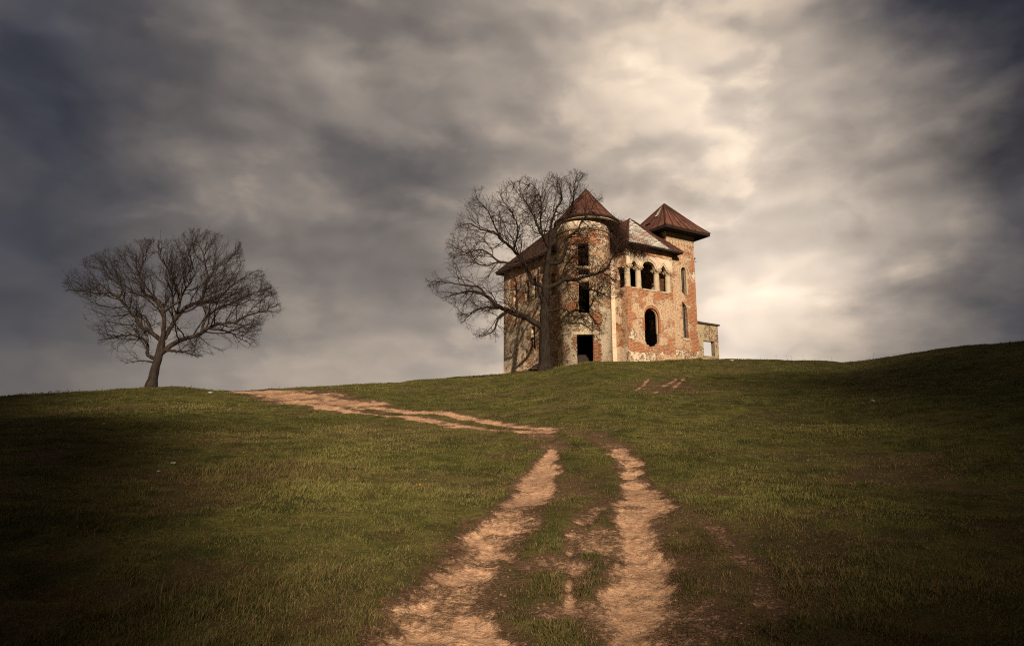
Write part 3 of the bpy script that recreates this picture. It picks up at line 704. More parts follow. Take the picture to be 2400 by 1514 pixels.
# square tower
bm = bmesh.new(); bm_box(bm, TU0, TU1, TV0, TV1, -2.2, 12.05)
tw = 9.97
def lancet(c, w, z0, z1, slant=0.0):
    pts = [(c - w / 2, z0 + slant), (c + w / 2, z0)]
    for i in range(11):
        a = math.pi * i / 10; pts.append((c + w / 2 * math.cos(a), z1 - w / 2 + w / 2 * math.sin(a) * 1.15))
    return pts
cuts = [cut(bm_box, TU0 + .26, TU1 - .26, TV0 + .26, TV1 - .26, -1.2, 13),
        cut(bm_prism_xz, lancet(tw, .58, 6.3, 8.95, .45), TV0 - .3, TV0 + .6),
        cut(bm_prism_xz, [(tw - .29, 2.75), (tw + .29, 2.68), (tw + .29, 5.2), (tw + .12, 5.55), (tw - .12, 5.78), (tw - .29, 5.92)], TV0 - .31, TV0 + .61)]
me = carve(bm, cuts, 'tower')
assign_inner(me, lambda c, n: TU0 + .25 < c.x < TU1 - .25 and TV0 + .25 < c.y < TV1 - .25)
M_TOW = wall_mat('tower_brick_lime', 4.0, -.065, [(TU0, TU1 + 1, -2, 1.6, .13), (TU0 + .3, TU1 - .5, 8.6, 9.9, .05), (TU1 - .4, TU1 + .1, 8.2, 9.2, .14), (tw + .3, TU1, 2, 8, -.03)], .02, rboxes=[(TU1 - .95, TU1 + .1, 1.5, 8.0, -.14), (TU0, TU0 + 1.4, 1, 8, .10), (TU1 - .5, TU1 + .1, 8.5, 11, -.08)])
TOW = wall_part('tower', me, M_TOW)
bm = bmesh.new(); bm_box(bm, TU0 - .04, TU1 + .04, TV0 - .04, TV1 + .04, 11.45, 12.0); simple('frieze', bm, M_FRIEZE, TOW)
bm = bmesh.new()
for k in range(9):
    x = TU0 + .3 + k * .36; bm_box(bm, x, x + .15, TV0 - .06, TV0 + .1, 11.02, 11.42)
simple('corbel_table', bm, M_STONE_B, TOW)
bm = bmesh.new(); ribbon(bm, [(tw - .36, 6.9), (tw - .36, 7.6), (tw - .36, 8.6)] + [(tw + .36 * math.cos(math.pi * (1 - i / 10)), 8.66 + .40 * math.sin(math.pi * (1 - i / 10))) for i in range(11)] + [(tw + .36, 8.6), (tw + .36, 7.6), (tw + .36, 6.6)], .12, TV0 - .04, TV0 + .2)
SUR = simple('window_surround', bm, M_STONE, TOW)
bm = bmesh.new(); bm_box(bm, tw - .30, tw + .30, TV0 + .2, TV0 + .25, 7.75, 7.79); bm_box(bm, tw - .30, tw - .25, TV0 + .19, TV0 + .26, 6.9, 8.6); bm_box(bm, tw + .06, tw + .12, TV0 + .19, TV0 + .26, 6.5, 8.8); simple('window_frame', bm, M_WINF, SUR)
bm = bmesh.new(); bm_box(bm, tw + .02, tw + .09, TV0 + .25, TV0 + .33, 2.7, 5.5); bm_box(bm, tw + .24, tw + .30, TV0 + .25, TV0 + .33, 2.7, 5.3); simple('window_frame', bm, M_WINF, TOW)
bm = bmesh.new(); pts = [(tw - .85, 8.28), (tw - .68, 8.3)] + [(tw + .68 * math.cos(math.radians(180 - 8 * i)), 8.45 + .72 * math.sin(math.radians(180 - 8 * i))) for i in range(1, 11)] + [(tw - .02, 9.36), (tw, 9.5)]
ribbon(bm, pts, .10, TV0 - .06, TV0 + .1); ribbon(bm, [(2 * tw - x, z) for x, z in pts[::-1]], .10, TV0 - .062, TV0 + .1)
bm_box(bm, tw - .07, tw + .07, TV0 - .08, TV0 + .1, 9.42, 9.66); simple('hood_moulding', bm, M_STONE, TOW)
bm = bmesh.new(); bm_box(bm, tw - .42, tw + .42, TV0 - .08, TV0 + .3, 2.5, 2.66); simple('window_sill', bm, M_STONE, TOW)
for x, z in ((TU0 + .72, 7.72), (TU0 + 1.0, 3.0)):
    bm = bmesh.new(); bmesh.ops.create_cone(bm, cap_ends=True, segments=14, radius1=.15, radius2=.11, depth=.08, matrix=Matrix.Translation((x, TV0 - .03, z)) @ Matrix.Rotation(math.pi / 2, 4, 'X'))
    simple('medallion', bm, M_STONE, TOW)
bm = bmesh.new(); bmesh.ops.create_cone(bm, cap_ends=True, segments=8, radius1=.03, radius2=.025, depth=.6, matrix=Matrix.Translation((TU1 + .25, TV0 + .3, 9.85)) @ Matrix.Rotation(math.pi / 2, 4, 'Y')); simple('iron_bracket', bm, M_WOODD, TOW)
# floors and partition inside, coloured near-black as interior shade
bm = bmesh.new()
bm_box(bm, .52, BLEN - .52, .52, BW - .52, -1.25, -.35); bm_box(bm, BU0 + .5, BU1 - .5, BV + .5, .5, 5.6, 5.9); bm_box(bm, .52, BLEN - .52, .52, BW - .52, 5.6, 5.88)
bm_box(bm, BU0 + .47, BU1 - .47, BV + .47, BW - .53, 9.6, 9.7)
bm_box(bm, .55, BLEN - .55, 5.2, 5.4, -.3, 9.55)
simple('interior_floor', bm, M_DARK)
# inner wall seen through the right loggia arch, shade mixed into its brick colour
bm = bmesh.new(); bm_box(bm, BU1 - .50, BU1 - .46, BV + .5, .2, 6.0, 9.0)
simple('loggia_side_wall', bm, wall_mat('loggia_shade_brick', 9.0, -.1, [], -.1, .5), BAY)

# ------------------------------------------------------------------ roofs
def roof_slab(name, polys, mat, thick=.06, parent=HOUSE):
    bm = bmesh.new(); vs = {}
    for poly in polys:
        bm.faces.new([vs.setdefault(tuple(np.round(p, 4)), None) or vs.__setitem__(tuple(np.round(p, 4)), bm.verts.new(p)) or vs[tuple(np.round(p, 4))] for p in poly])
    bmesh.ops.recalc_face_normals(bm, faces=bm.faces[:])
    for f in bm.faces:
        if f.normal.z < 0: f.normal_flip()
    me = bpy.data.meshes.new(name); bm.to_mesh(me); bm.free()
    uv_from_normals(me)
    o = link(name, me, mat, parent)
    return o
def seam_strip(bm, a, b, w=.035, h=.05):
    a = Vector(a); b = Vector(b); t = (b - a).normalized(); s = t.cross(Vector((0, 0, 1))).normalized() * w; u = s.cross(t).normalized() * h
    if u.z < 0: u = -u
    q = [a - s - u * .3, a + s - u * .3, a + s + u, a - s + u]; r = [p + (b - a) for p in q]
    q = [bm.verts.new(p) for p in q]; r = [bm.verts.new(p) for p in r]
    bm.faces.new(q[::-1]); bm.faces.new(r)
    for k in range(4): bm.faces.new((q[k], q[(k + 1) % 4], r[(k + 1) % 4], r[k]))
def slope_seams(bm, e0, e1, apex0, apex1, n, ridge_pts=None):
    e0, e1, a0, a1 = map(Vector, (e0, e1, apex0, apex1))
    for i in range(1, n):
        f = i / n; p = e0.lerp(e1, f)
        # climb perpendicular to the eave until the hip is met
        d = (e1 - e0).normalized(); mid0 = a0; t0 = (a0 - e0).dot(d); t1 = (a1 - e0).dot(d); L = (e1 - e0).length; tt = f * L
        rise = a0 - e0 - d * t0
        k = 1.0 if t0 <= tt <= t1 else (tt / t0 if tt < t0 else (L - tt) / (L - t1))
        seam_strip(bm, p, p + rise * k * .98)
def eave_ring(name, x0, x1, y0, y1, z, inx0, inx1, iny0, iny1, zi, drop, parent):
    bm = bmesh.new()
    # fascia
    for (a, b, c, d) in ((x0, x1, y0, y0 + .05), (x0, x1, y1 - .05, y1), (x0, x0 + .05, y0 + .052, y1 - .052), (x1 - .05, x1, y0 + .052, y1 - .052)):
        bm_box(bm, a, b, c, d, z - drop, z - .012)
    # sloping soffit
    o = [bm.verts.new((x, y, z - drop * .8)) for x, y in ((x0 + .06, y0 + .06), (x1 - .06, y0 + .06), (x1 - .06, y1 - .06), (x0 + .06, y1 - .06))]
    i = [bm.verts.new((x, y, zi)) for x, y in ((inx0, iny0), (inx1, iny0), (inx1, iny1), (inx0, iny1))]
    for k in range(4): bm.faces.new((o[k], o[(k + 1) % 4], i[(k + 1) % 4], i[k]))
    return simple(name, bm, M_WOODD, parent)
# tower roof (bell-cast pyramid)
ov = 1.05; tz = 12.18; ap = (9.82, .5, 15.36)
tx0, tx1, ty0, ty1 = TU0 - ov, TU1 + ov, TV0 - ov, TV1 + ov
mz = 13.05; k = .66
def lerp3(a, b, t): return tuple(a[i] + (b[i] - a[i]) * t for i in range(3))
corn = [(tx0, ty0, tz), (tx1, ty0, tz), (tx1, ty1, tz), (tx0, ty1, tz)]
midc = [(*(np.array(c[:2]) * .70 + np.array(ap[:2]) * .30), mz) for c in corn]
polys = []
for i in range(4):
    j = (i + 1) % 4; polys += [[corn[i], corn[j], midc[j], midc[i]], [midc[i], midc[j], ap]]
TR = roof_slab('tower_roof', polys, M_RUST)
bm = bmesh.new()
for i in range(4):
    seam_strip(bm, corn[i], midc[i], .06, .06); seam_strip(bm, midc[i], ap, .06, .06)
    j = (i + 1) % 4
    for n in range(1, 6):
        f = n / 6; a = lerp3(corn[i], corn[j], f); b = lerp3(midc[i], midc[j], f); seam_strip(bm, a, b)
        t = .97 * (1 - abs(2 * f - 1)) if n != 3 else .97
        seam_strip(bm, b, lerp3(b, (lerp3(midc[i], midc[j], .5)[0] * (1 - 1) + ap[0], ap[1], ap[2]), .95 if n % 2 else .8))
simple('roof_seam', bm, M_SEAM, TR)
# loose sheets sliding off the left slope of the tower roof
for (f0, f1, k0, k1, lift, nm) in ((.55, .72, .52, .86, .07, M_SHING), (.40, .58, .30, .62, .10, M_RUST2), (.12, .26, .0, .30, .05, M_SHING)):
    e0, e1 = corn[3], corn[0]
    def sp_(f, k):
        q = lerp3(lerp3(e0, e1, f), ap, k); zz = tz + (mz - tz) * min(k / .30, 1) + (ap[2] - mz) * max((k - .30) / .70, 0); return (q[0] - lift, q[1], zz + lift)
    roof_slab('slipped_sheet', [[sp_(f0, k0), sp_(f1, k0 - .02), sp_(f1, k1), sp_(f0, k1)]], nm, parent=TR)
eave_ring('tower_eave', tx0 + .02, tx1 - .02, ty0 + .02, ty1 - .02, tz, TU0 - .02, TU1 + .02, TV0 - .02, TV1 + .02, 11.98, .24, TR)
# turret cone
bm = bmesh.new(); NF = 14; RE = 2.72; TCX, TCY = .30, -.12; ez = 11.55; apx = 14.62
prof = [(RE, ez), (RE * .72, ez + .75), (RE * .36, ez + 1.9), (.03, apx)]
bm_lathe(bm, prof, TCX, TCY, NF * 2); TC = simple('turret_roof', bm, M_RUST2, HOUSE)
bm = bmesh.new()
for i in range(NF):
    a = 2 * math.pi * i / NF
    for (r0, z0), (r1, z1) in zip(prof[:-1], prof[1:]): seam_strip(bm, (TCX + r0 * math.cos(a), TCY + r0 * math.sin(a), z0), (TCX + r1 * math.cos(a), TCY + r1 * math.sin(a), z1), .028, .035)
simple('roof_seam', bm, M_SEAM, TC)
bm = bmesh.new(); bm_lathe(bm, [(RE - .02, ez - .012), (RE + .01, ez - .02), (RE - .02, ez - .14), (RE - .08, ez - .15), (RT - .15, ez - .26), (RT - .2, ez - .2)], TCX, TCY, 40); simple('turret_eave', bm, M_WOODD, TC)
bm = bmesh.new(); bm_lathe(bm, [(RE - .10, ez - .16), (RE - .09, ez - .24), (RE - .2, ez - .30)], TCX, TCY, 40); simple('eave_board', bm, M_STONE_B, TC)
# main hip roof
mx0, mx1, my0, my1, mze = -.62, 12.1, -.75, 13.25, 10.22
r0, r1 = (3.7, 6.0, 15.05), (10.15, 6.0, 15.2)
mc = [(mx0, my0, mze), (mx1, my0, mze), (mx1, my1, mze), (mx0, my1, mze)]
MRF = roof_slab('main_roof', [[mc[0], mc[1], r1, r0]], M_SHING)
bm = bmesh.new()
RB = roof_slab('roof_sheeting', [[mc[1], mc[2], r1], [mc[2], mc[3], r0, r1], [mc[3], mc[0], r0]], M_OLDROOF, parent=MRF)
bm = bmesh.new()
for a, b in ((mc[0], r0), (mc[1], r1), (mc[3], r0), (r0, r1)): seam_strip(bm, a, b, .10, .07)
slope_seams(bm, mc[3], mc[0], r0, r0, 14); simple('roof_seam', bm, M_SEAM, MRF)
eave_ring('main_eave', mx0 + .02, mx1 - .02, my0 + .02, my1 - .02, mze, -.02, BLEN + .02, -.02, BW + .02, 10.19, .16, MRF)
# bay roof
bx0, bx1, by0, bze = BU0 - .55, BU1 + .75, BV - .65, 10.02
apb = ((bx0 + bx1) / 2 - .05, by0 + 3.1, 13.35); rid = (apb[0], 4.0, 13.42)
bc = [(bx0, by0, bze), (bx1, by0, bze)]; bk = [(bx0, 1.2, bze), (bx1, 1.2, bze)]
bkl = (bx0, .9, bze); bkr = (bx1, .9, bze)
BR = roof_slab('bay_roof', [[bc[0], bc[1], apb]], M_SHING)
roof_slab('roof_sheeting', [[bkl, bc[0], apb, rid], [bc[1], bkr, rid, apb]], M_RUST2, parent=BR)
# metal strips along both hips, lying on the shingles
def off_n(p, h): return (p[0], p[1] - .03 * h, p[2] + .035 * h)
hl = lerp3(bc[1], bc[0], .24); roof_slab('hip_flashing', [[off_n(hl, 1), off_n(bc[1], 1), off_n(apb, 1), off_n(lerp3(hl, apb, .88), 1)]], M_RUST2, parent=BR)
hl2 = lerp3(bc[0], bc[1], .05); roof_slab('hip_flashing', [[off_n(bc[0], 1.2), off_n(hl2, 1.2), off_n(lerp3(hl2, apb, .9), 1.2), off_n(apb, 1.2)]], M_RUST2, parent=BR)
bm = bmesh.new(); seam_strip(bm, bc[1], apb, .06, .06); seam_strip(bm, bc[0], apb, .06, .06)
for f in (.08, .17): a = lerp3(bc[1], bc[0], f); seam_strip(bm, off_n(a, 1.2), off_n(lerp3(a, apb, .93), 1.2))
slope_seams(bm, bkl, bc[0], rid, apb, 6) if False else None
simple('roof_seam', bm, M_SEAM, BR)
eave_ring('bay_eave', bx0 + .02, bx1 - .02, by0 + .02, 1.0, bze, BU0 - .02, BU1 + .02, BV - .02, .6, 9.96, .15, BR)

# annex ruin
AN = empty('annex_wall', (0, 0, 0)); AN.location = HOUSE.location; AN.rotation_euler = (0, 0, AH)
tag(AN, 'low roofless plaster wall with a square see-through window beside the tower', 'ruined wall')
a0, a1, av = 11.45, 15.55, .12
bm = bmesh.new(); top = jag(4.55, 10, a1, a0, .06)
bm_prism_xz(bm, [(a0, -1.5), (a1, -1.5)] + top, av, av + .42)
me = carve(bm, [cut(bm_box, 13.58, 15.02, av - .3, av + .8, 1.62, 2.98)], 'wall')
o = wall_part('rendered_wall', me, wall_mat('annex_plaster', 7.0, .13, [(11, 12.4, 3.4, 5, -.12), (14.6, 15.6, 2.4, 3.2, -.1)], .05, plast=(.55, .42, .26)), parent=AN)
bm = bmesh.new(); bm_prism_xz(bm, [(a0, 4.5), (a1 + .18, 4.5), (a1 + .15, 4.62), (13.4, 4.66), (12.5, 4.72), (a0, 4.70)], av - .14, av + .55); simple('coping', bm, plain_mat('dark_coping_tiles', (.06, .045, .035), (.10, .07, .05), 4), AN)
bm = bmesh.new(); bm_box(bm, 13.50, 15.10, av - .05, av + .3, 1.48, 1.60); simple('window_sill', bm, M_STONE_B, AN)

# ------------------------------------------------------------------ trees
def bark_mat(name, c1, c2):
    m, nb = new_mat(name)
    p = pos(nb); n = nb.noise(nb.mapv(p, (9, 9, 1.6)), 1.0, 5, .7); n2 = nb.noise(p, 1.7, 4, .6)
    c = nb.mix(nb.mr(n, .35, .65), c1, c2); c = nb.mix(nb.mr(n2, .5, .7, 0, .4), c, tuple(v * 1.5 for v in c2))
    finish(nb, c, .95, nb.bump(n, 1.0, .06), spec=.05); return m
def tubes(chains, name):
    """chains: list of (points Nx3, radii N, sides)"""
    Vs, Ls, Ss, base = [], [], [], 0
    for P, R, sides in chains:
        n = len(P); T = np.gradient(P, axis=0) if n > 2 else np.repeat((P[-1] - P[0])[None], n, 0)
        T /= np.linalg.norm(T, axis=1)[:, None] + 1e-9
        ref = np.array([.31, .17, .93]) if abs(T[0, 2]) < .9 else np.array([.93, .3, .1])
        A = np.cross(T, ref); A /= np.linalg.norm(A, axis=1)[:, None] + 1e-9; B = np.cross(T, A)
        th = np.arange(sides) * 2 * math.pi / sides
        ring = P[:, None, :] + R[:, None, None] * (np.cos(th)[None, :, None] * A[:, None, :] + np.sin(th)[None, :, None] * B[:, None, :])
        Vs.append(ring.reshape(-1, 3))
        i = np.arange((n - 1) * sides).reshape(n - 1, sides); j = np.roll(i, -1, 1)
        Ls.append((np.stack([i, j, j + sides, i + sides], -1) + base).ravel()); Ss.append(np.full((n - 1) * sides, 4))
        base += n * sides
    return mesh_np(name, np.concatenate(Vs), np.concatenate(Ls), np.concatenate(Ss))

def smooth_path(P, step):
    P = np.array(P); n = len(P); out = []
    Q = np.vstack([2 * P[0] - P[1], P, 2 * P[-1] - P[-2]])
    for i in range(n - 1):
        p0, p1, p2, p3 = Q[i:i + 4]; m = max(2, int(np.linalg.norm(p2 - p1) / step))
        for k in range(m):
            t = k / m; out.append(.5 * ((2 * p1) + (p2 - p0) * t + (2 * p0 - 5 * p1 + 4 * p2 - p3) * t * t + (3 * p1 - p0 - 3 * p2 + p3) * t ** 3))
    out.append(P[-1]); return np.array(out)
def build_tree(name, zoom, base_px, Y, trunk, limbs, env, seed, mats, r_tip, r_trunk, r_top, dense=(), clampY=None, droop=0.0, up=.25, sp=(.34, .20, .15), L3=(.55, 1.6), L4=(.22, .62), wob2=.12):
    g = np.random.default_rng(seed); ox, oy, sc = zoom
    env = np.array(env, float)
    def W(zx, zy, dY=0.0): return at(ox + zx / sc, oy + zy / sc, Y + dY)
    def to_z(p):
        X, YY, Z = p[0], p[1], p[2] - EYE; d = YY * CE + Z * SE; u = -YY * SE + Z * CE
        return (CX + FOC * X / d - ox) * sc, (CY - FOC * u / d - oy) * sc
    def inside(p):
        x, y = to_z(p); c = False; j = len(env) - 1
        for i in range(len(env)):
            xi, yi = env[i]; xj, yj = env[j]
            if (yi > y) != (yj > y) and x < (xj - xi) * (y - yi) / (yj - yi + 1e-9) + xi: c = not c
            j = i
        return c
    tp = [W(*q) for q in trunk]; foot = tp[0]
    cen = np.array(W(*env.mean(0)))
    P = smooth_path([foot - np.array([0, 0, .9])] + tp, .2)
    s = np.linspace(0, 1, len(P)); R = r_trunk + (r_top - r_trunk) * s ** .8
    for i, p in enumerate(P):
        h = p[2] - foot[2]; R[i] *= 1 + .55 * max(0, (1.1 - max(h, -.3)) / 1.4) ** 2
    R *= 1 + .05 * np.sin(np.arange(len(P)) * 1.7)
    T = [(P, R, 18)]
    skel = [(P, R)]; LB = []; TW = []
    for pts, dy in limbs:
        s0 = W(*pts[0]); best = None
        for k, (SP, SR) in enumerate(skel):
            d = np.linalg.norm((SP - s0)[:, [0, 2]], axis=1); i = int(d.argmin())
            if best is None or d[i] < best[0]: best = (d[i], k, i)
        _, k, i = best; A = skel[k][0][i]; y0 = A[1] - Y; m = len(pts); Q = [A]
        wb = np.cumsum(g.normal(0, .16, m))
        for q in range(1, m): Q.append(W(*pts[q], dY=y0 + dy * (q / (m - 1)) ** 1.1 + wb[q]))
        if clampY is not None:
            for q in Q: q[1] = min(q[1], clampY)
        LP = smooth_path(Q, .16); L = np.linalg.norm(np.diff(LP, axis=0), axis=1).sum()
        LP[1:-1] += g.normal(0, .018, (len(LP) - 2, 3))
        r0 = min(skel[k][1][i] * .68, .026 * L + .018); u = np.linspace(0, 1, len(LP)); LR = r0 * (1 - u) ** .85 + r_tip * 1.3
        LR[0] *= 1.25
        skel.append((LP, LR)); LB.append((LP, LR, 10 if r0 > .09 else 7))
    def shoot(p, d, L, r0, step, wander, upb):
        n = max(3, int(L / step)); pts = [p]; out = p - cen; out /= np.linalg.norm(out) + 1e-9
        for k in range(n):
            d = d + g.normal(0, wander, 3) + out * .05 + np.array([0, 0, upb * .09]); d /= np.linalg.norm(d); pts.append(pts[-1] + d * L / n)
        u = np.linspace(0, 1, n + 1); return np.array(pts), np.maximum(r0 * (1 - u) + r_tip * .75, r_tip * .6)
    def child_dir(t, lo, hi):
        a = math.radians(g.uniform(lo, hi)); v = g.normal(0, 1, 3); v -= t * v.dot(t); v /= np.linalg.norm(v) + 1e-9
        return t * math.cos(a) + v * math.sin(a)
    def along(P, spacing, start):
        seg = np.linalg.norm(np.diff(P, axis=0), axis=1); cs = np.concatenate([[0], np.cumsum(seg)]); L = cs[-1]
        d = start * L + g.uniform(0, spacing)
        while d < L:
            i = min(int(np.searchsorted(cs, d)) - 1, len(P) - 2); i = max(i, 0); f = (d - cs[i]) / (seg[i] + 1e-9)
            t = P[i + 1] - P[i]; yield P[i] + t * f, t / (np.linalg.norm(t) + 1e-9), d / L, L, i
            d += spacing * g.uniform(.55, 1.45)
    def fit(p, d, L):
        lim = g.uniform(.72, 1.1)
        for _ in range(5):
            if inside(p + d * L * lim): return L
            L *= .68
        return L
    def twig(p, t, r):
        d = child_dir(t, 20, 60); L = fit(p, d, g.uniform(*L4)); q, rr = shoot(p, d, L, min(r * .7, r_tip * .8), .11, wob2, up); TW.append((q, rr, 3)); return q
    def fine(P, R):
        for p, t, f, L, i in along(P, sp[2], .08): twig(p, t, R[i])
        for _ in range(2): twig(P[-1], (P[-1] - P[-2]) / (np.linalg.norm(P[-1] - P[-2]) + 1e-9), R[-1])
    def side(P, R, s3):
        for p, t, f, L, i in along(P, s3, .1):
            d = child_dir(t, 25, 62); l = fit(p, d, g.uniform(*L3) * (1.15 - .55 * f)); q, rr = shoot(p, d, l, min(R[i] * .55, .013), .13, wob2 * .8, up); TW.append((q, rr, 3 if rr[0] < .014 else 4)); fine(q, rr)
    for k, (LP, LR) in enumerate(skel[1:]):
        for p, t, f, L, i in along(LP, sp[0], .16):
            d = child_dir(t, 28, 70); l = fit(p, d, (.7 + .50 * L * (1 - f) ** .7 * g.uniform(.45, 1.0)))
            l = min(l, 3.6); q, rr = shoot(p, d, l, min(LR[i] * .5, .009 + .011 * l), .15, wob2 * .75, up)
            if clampY is not None: q[:, 1] = np.minimum(q[:, 1], clampY)
            (LB if rr[0] > .05 else TW).append((q, rr, 5)); side(q, rr, sp[1]); fine(q[len(q) // 2:], rr[len(q) // 2:])
        h = len(LP) // 3; side(LP[h:], LR[h:], sp[0] * 1.1); fine(LP[-6:], LR[-6:])
    for (zx, zy, zr, n) in dense:            # thick tufts of upright shoots
        c = W(zx, zy); rad = zr / sc * Y / FOC
        for _ in range(n):
            p = c + g.normal(0, 1, 3) * np.array([rad, rad * .9, rad]) * .75
            if clampY is not None: p[1] = min(p[1], clampY)
            # start every shoot on the nearest limb so that nothing floats
            bd = None
            for SP, SR in skel:
                dd = np.linalg.norm(SP - p, axis=1); i = int(dd.argmin())
                if bd is None or dd[i] < bd[0]: bd = (dd[i], SP[i])
            a0 = bd[1]; d = p - a0; L = np.linalg.norm(d)
            if L < .25: continue
            n_ = max(4, int(L / .2)); pts = a0 + np.linspace(0, 1, n_)[:, None] * d + np.concatenate([[np.zeros(3)], np.cumsum(g.normal(0, .05, (n_ - 1, 3)), 0)])
            rr = np.linspace(.014, r_tip, n_); TW.append((pts, rr, 3)); fine(pts[n_ // 2:], rr[n_ // 2:])
    root = empty(name, tuple(foot)); inv = np.array(foot)
    def put(nm, ch, mat): return link(nm, tubes([(P - inv, r, s) for P, r, s in ch], nm), mat, root)
    put('trunk', T, mats[0])
    for ch in LB[:len(limbs)]: put('limb', [ch], mats[0])
    put('crown', LB[len(limbs):] + TW, mats[1])
    print(name, 'twigs', len(TW))
    return root

M_BARK1 = bark_mat('dark_grey_bark', (.032, .024, .021), (.074, .053, .042))
M_TWIG1 = bark_mat('dark_twigs', (.028, .020, .017), (.048, .034, .027))
M_BARK2 = bark_mat('brown_grey_bark', (.020, .015, .012), (.046, .032, .024))
M_TWIG2 = bark_mat('reddish_brown_twigs', (.034, .020, .015), (.066, .038, .027))

L1 = (120, 520, 3.52)
limbs1 = [([(885, 970), (820, 905), (740, 870), (700, 785), (640, 720), (570, 650), (500, 592), (380, 592), (250, 570), (130, 560)], -1.5),
          ([(575, 655), (590, 560), (540, 470), (480, 400), (430, 300)], 1.5),
          ([(840, 910), (800, 830), (770, 780), (690, 765)], 1.8),
          ([(905, 1000), (930, 850), (930, 750), (880, 660), (800, 610), (750, 560), (730, 450), (760, 300), (720, 160)], 1.2),
          ([(930, 750), (1000, 690), (1070, 640), (1050, 570), (1000, 500), (960, 380), (900, 300), (880, 190)], -1.6),
          ([(915, 990), (980, 880), (1040, 780), (1120, 700), (1230, 650), (1270, 560), (1290, 460), (1270, 350), (1250, 250), (1190, 120)], 1.4),
          ([(1290, 440), (1350, 390), (1430, 340), (1520, 250), (1555, 185)], 1),
          ([(1030, 795), (1060, 680), (1080, 600), (1130, 520), (1180, 430), (1150, 300), (1125, 150)], -1.0),
          ([(1225, 655), (1330, 650), (1420, 590), (1500, 520), (1600, 450), (1700, 400)], -1.5),
          ([(925, 1095), (1020, 1000), (1120, 960), (1220, 930), (1290, 880), (1390, 840), (1500, 830), (1600, 780), (1750, 740), (1880, 740)], -.8),
          ([(1245, 905), (1270, 810), (1350, 730), (1450, 690), (1600, 620), (1750, 560), (1830, 600)], 1.5),
          ([(1330, 865), (1450, 900), (1550, 960), (1650, 1010)], -1.2),
          ([(850, 1140), (800, 1100), (790, 1000), (700, 940), (560, 940), (430, 970)], -1.4),
          ([(960, 1070), (1080, 1075), (1200, 1105)], -1), ([(840, 1155), (740, 1145), (630, 1163)], -.5)]
env1 = [(90, 470), (220, 320), (420, 230), (560, 205), (700, 150), (760, 140), (900, 150), (1040, 140), (1120, 60), (1250, 55), (1450, 115), (1560, 170), (1600, 300), (1610, 410), (1740, 395), (1790, 500), (1860, 570), (1910, 750), (1760, 830), (1730, 930), (1720, 1030), (1640, 1060), (1450, 1050), (1330, 1100), (1200, 1120), (1050, 1090), (960, 1010), (860, 1040), (800, 1150), (620, 1170), (460, 1100), (390, 1030), (390, 930), (210, 840), (200, 760), (320, 650), (100, 570)]
t1 = build_tree('bare_tree', L1, (345, 912), 42.5, [(822, 1372), (838, 1300), (855, 1220), (880, 1130), (900, 1050), (915, 990)], limbs1, env1, 11, (M_BARK1, M_TWIG1), .0050, .33, .21, up=.55, sp=(.34, .23, .165))
tag(t1, 'leaning bare tree with a wide twiggy crown alone on the left hilltop', 'tree', 'bare trees on the hill')

L2 = (980, 380, 2.969)
limbs2 = [([(850, 1150), (800, 1110), (740, 1075), (660, 1050), (590, 1015), (530, 985), (490, 940), (430, 910), (350, 900), (260, 920), (170, 945)], -1.5),
          ([(590, 1015), (500, 1010), (400, 1030), (330, 1090), (300, 1130)], -1.5), ([(490, 940), (420, 870), (330, 860), (220, 840), (120, 830), (50, 832)], .6),
          ([(640, 1045), (560, 1090), (520, 1180), (420, 1215)], -1.0), ([(690, 1060), (675, 1130), (650, 1200)], -.6), ([(685, 1050), (685, 930), (680, 830), (640, 760)], -1.2),
          ([(878, 870), (800, 840), (770, 770), (720, 680), (660, 610), (580, 540), (530, 490), (440, 470), (360, 430), (270, 450)], -.8),
          ([(660, 610), (690, 520), (690, 440), (650, 350), (600, 280), (560, 210)], -1.8), ([(580, 540), (520, 420), (480, 330), (420, 270), (390, 175)], .6),
          ([(720, 680), (640, 700), (560, 690), (500, 640), (430, 610), (330, 630), (260, 590), (200, 560)], -2.2), ([(560, 690), (480, 720), (400, 690), (320, 540)], 1.0),
          ([(915, 600), (870, 520), (830, 440), (790, 350), (740, 260), (690, 180)], -1.5), ([(918, 520), (930, 420), (960, 330), (1000, 260), (980, 160), (930, 75)], .8),
          ([(920, 560), (960, 470), (1020, 400), (1070, 330), (1080, 240), (1100, 120), (1130, 60)], -1.2), ([(870, 520), (850, 400), (860, 300), (830, 200), (760, 125)], 1.2),
          ([(915, 720), (990, 690), (1030, 600), (1030, 540), (1100, 480), (1150, 400), (1200, 340), (1240, 250)], -1.6),
          ([(905, 890), (980, 840), (1030, 815), (1100, 820), (1180, 790), (1260, 770), (1320, 730), (1350, 660), (1400, 600), (1450, 570)], -2.6),
          ([(1100, 820), (1170, 880), (1250, 900), (1350, 950), (1400, 930)], -.6), ([(1260, 770), (1330, 800), (1400, 850)], -.6),
          ([(915, 1045), (1000, 1020), (1060, 1050), (1120, 1110)], -1.5), ([(850, 990), (840, 900), (830, 720), (800, 650)], -1.8)]
env2 = [(40, 830), (150, 700), (200, 530), (260, 440), (270, 330), (370, 280), (375, 160), (450, 170), (560, 210), (575, 110), (680, 140), (750, 90), (860, 130), (905, 60), (1000, 120), (1080, 40), (1190, 90), (1180, 180), (1280, 200), (1290, 290), (1230, 370), (1370, 420), (1450, 480), (1470, 600), (1460, 760), (1430, 940), (1330, 960), (1180, 900), (1150, 1100), (1000, 1110), (930, 1080), (840, 1120), (720, 1100), (660, 1180), (530, 1240), (400, 1220), (290, 1120), (250, 1000), (150, 950)]
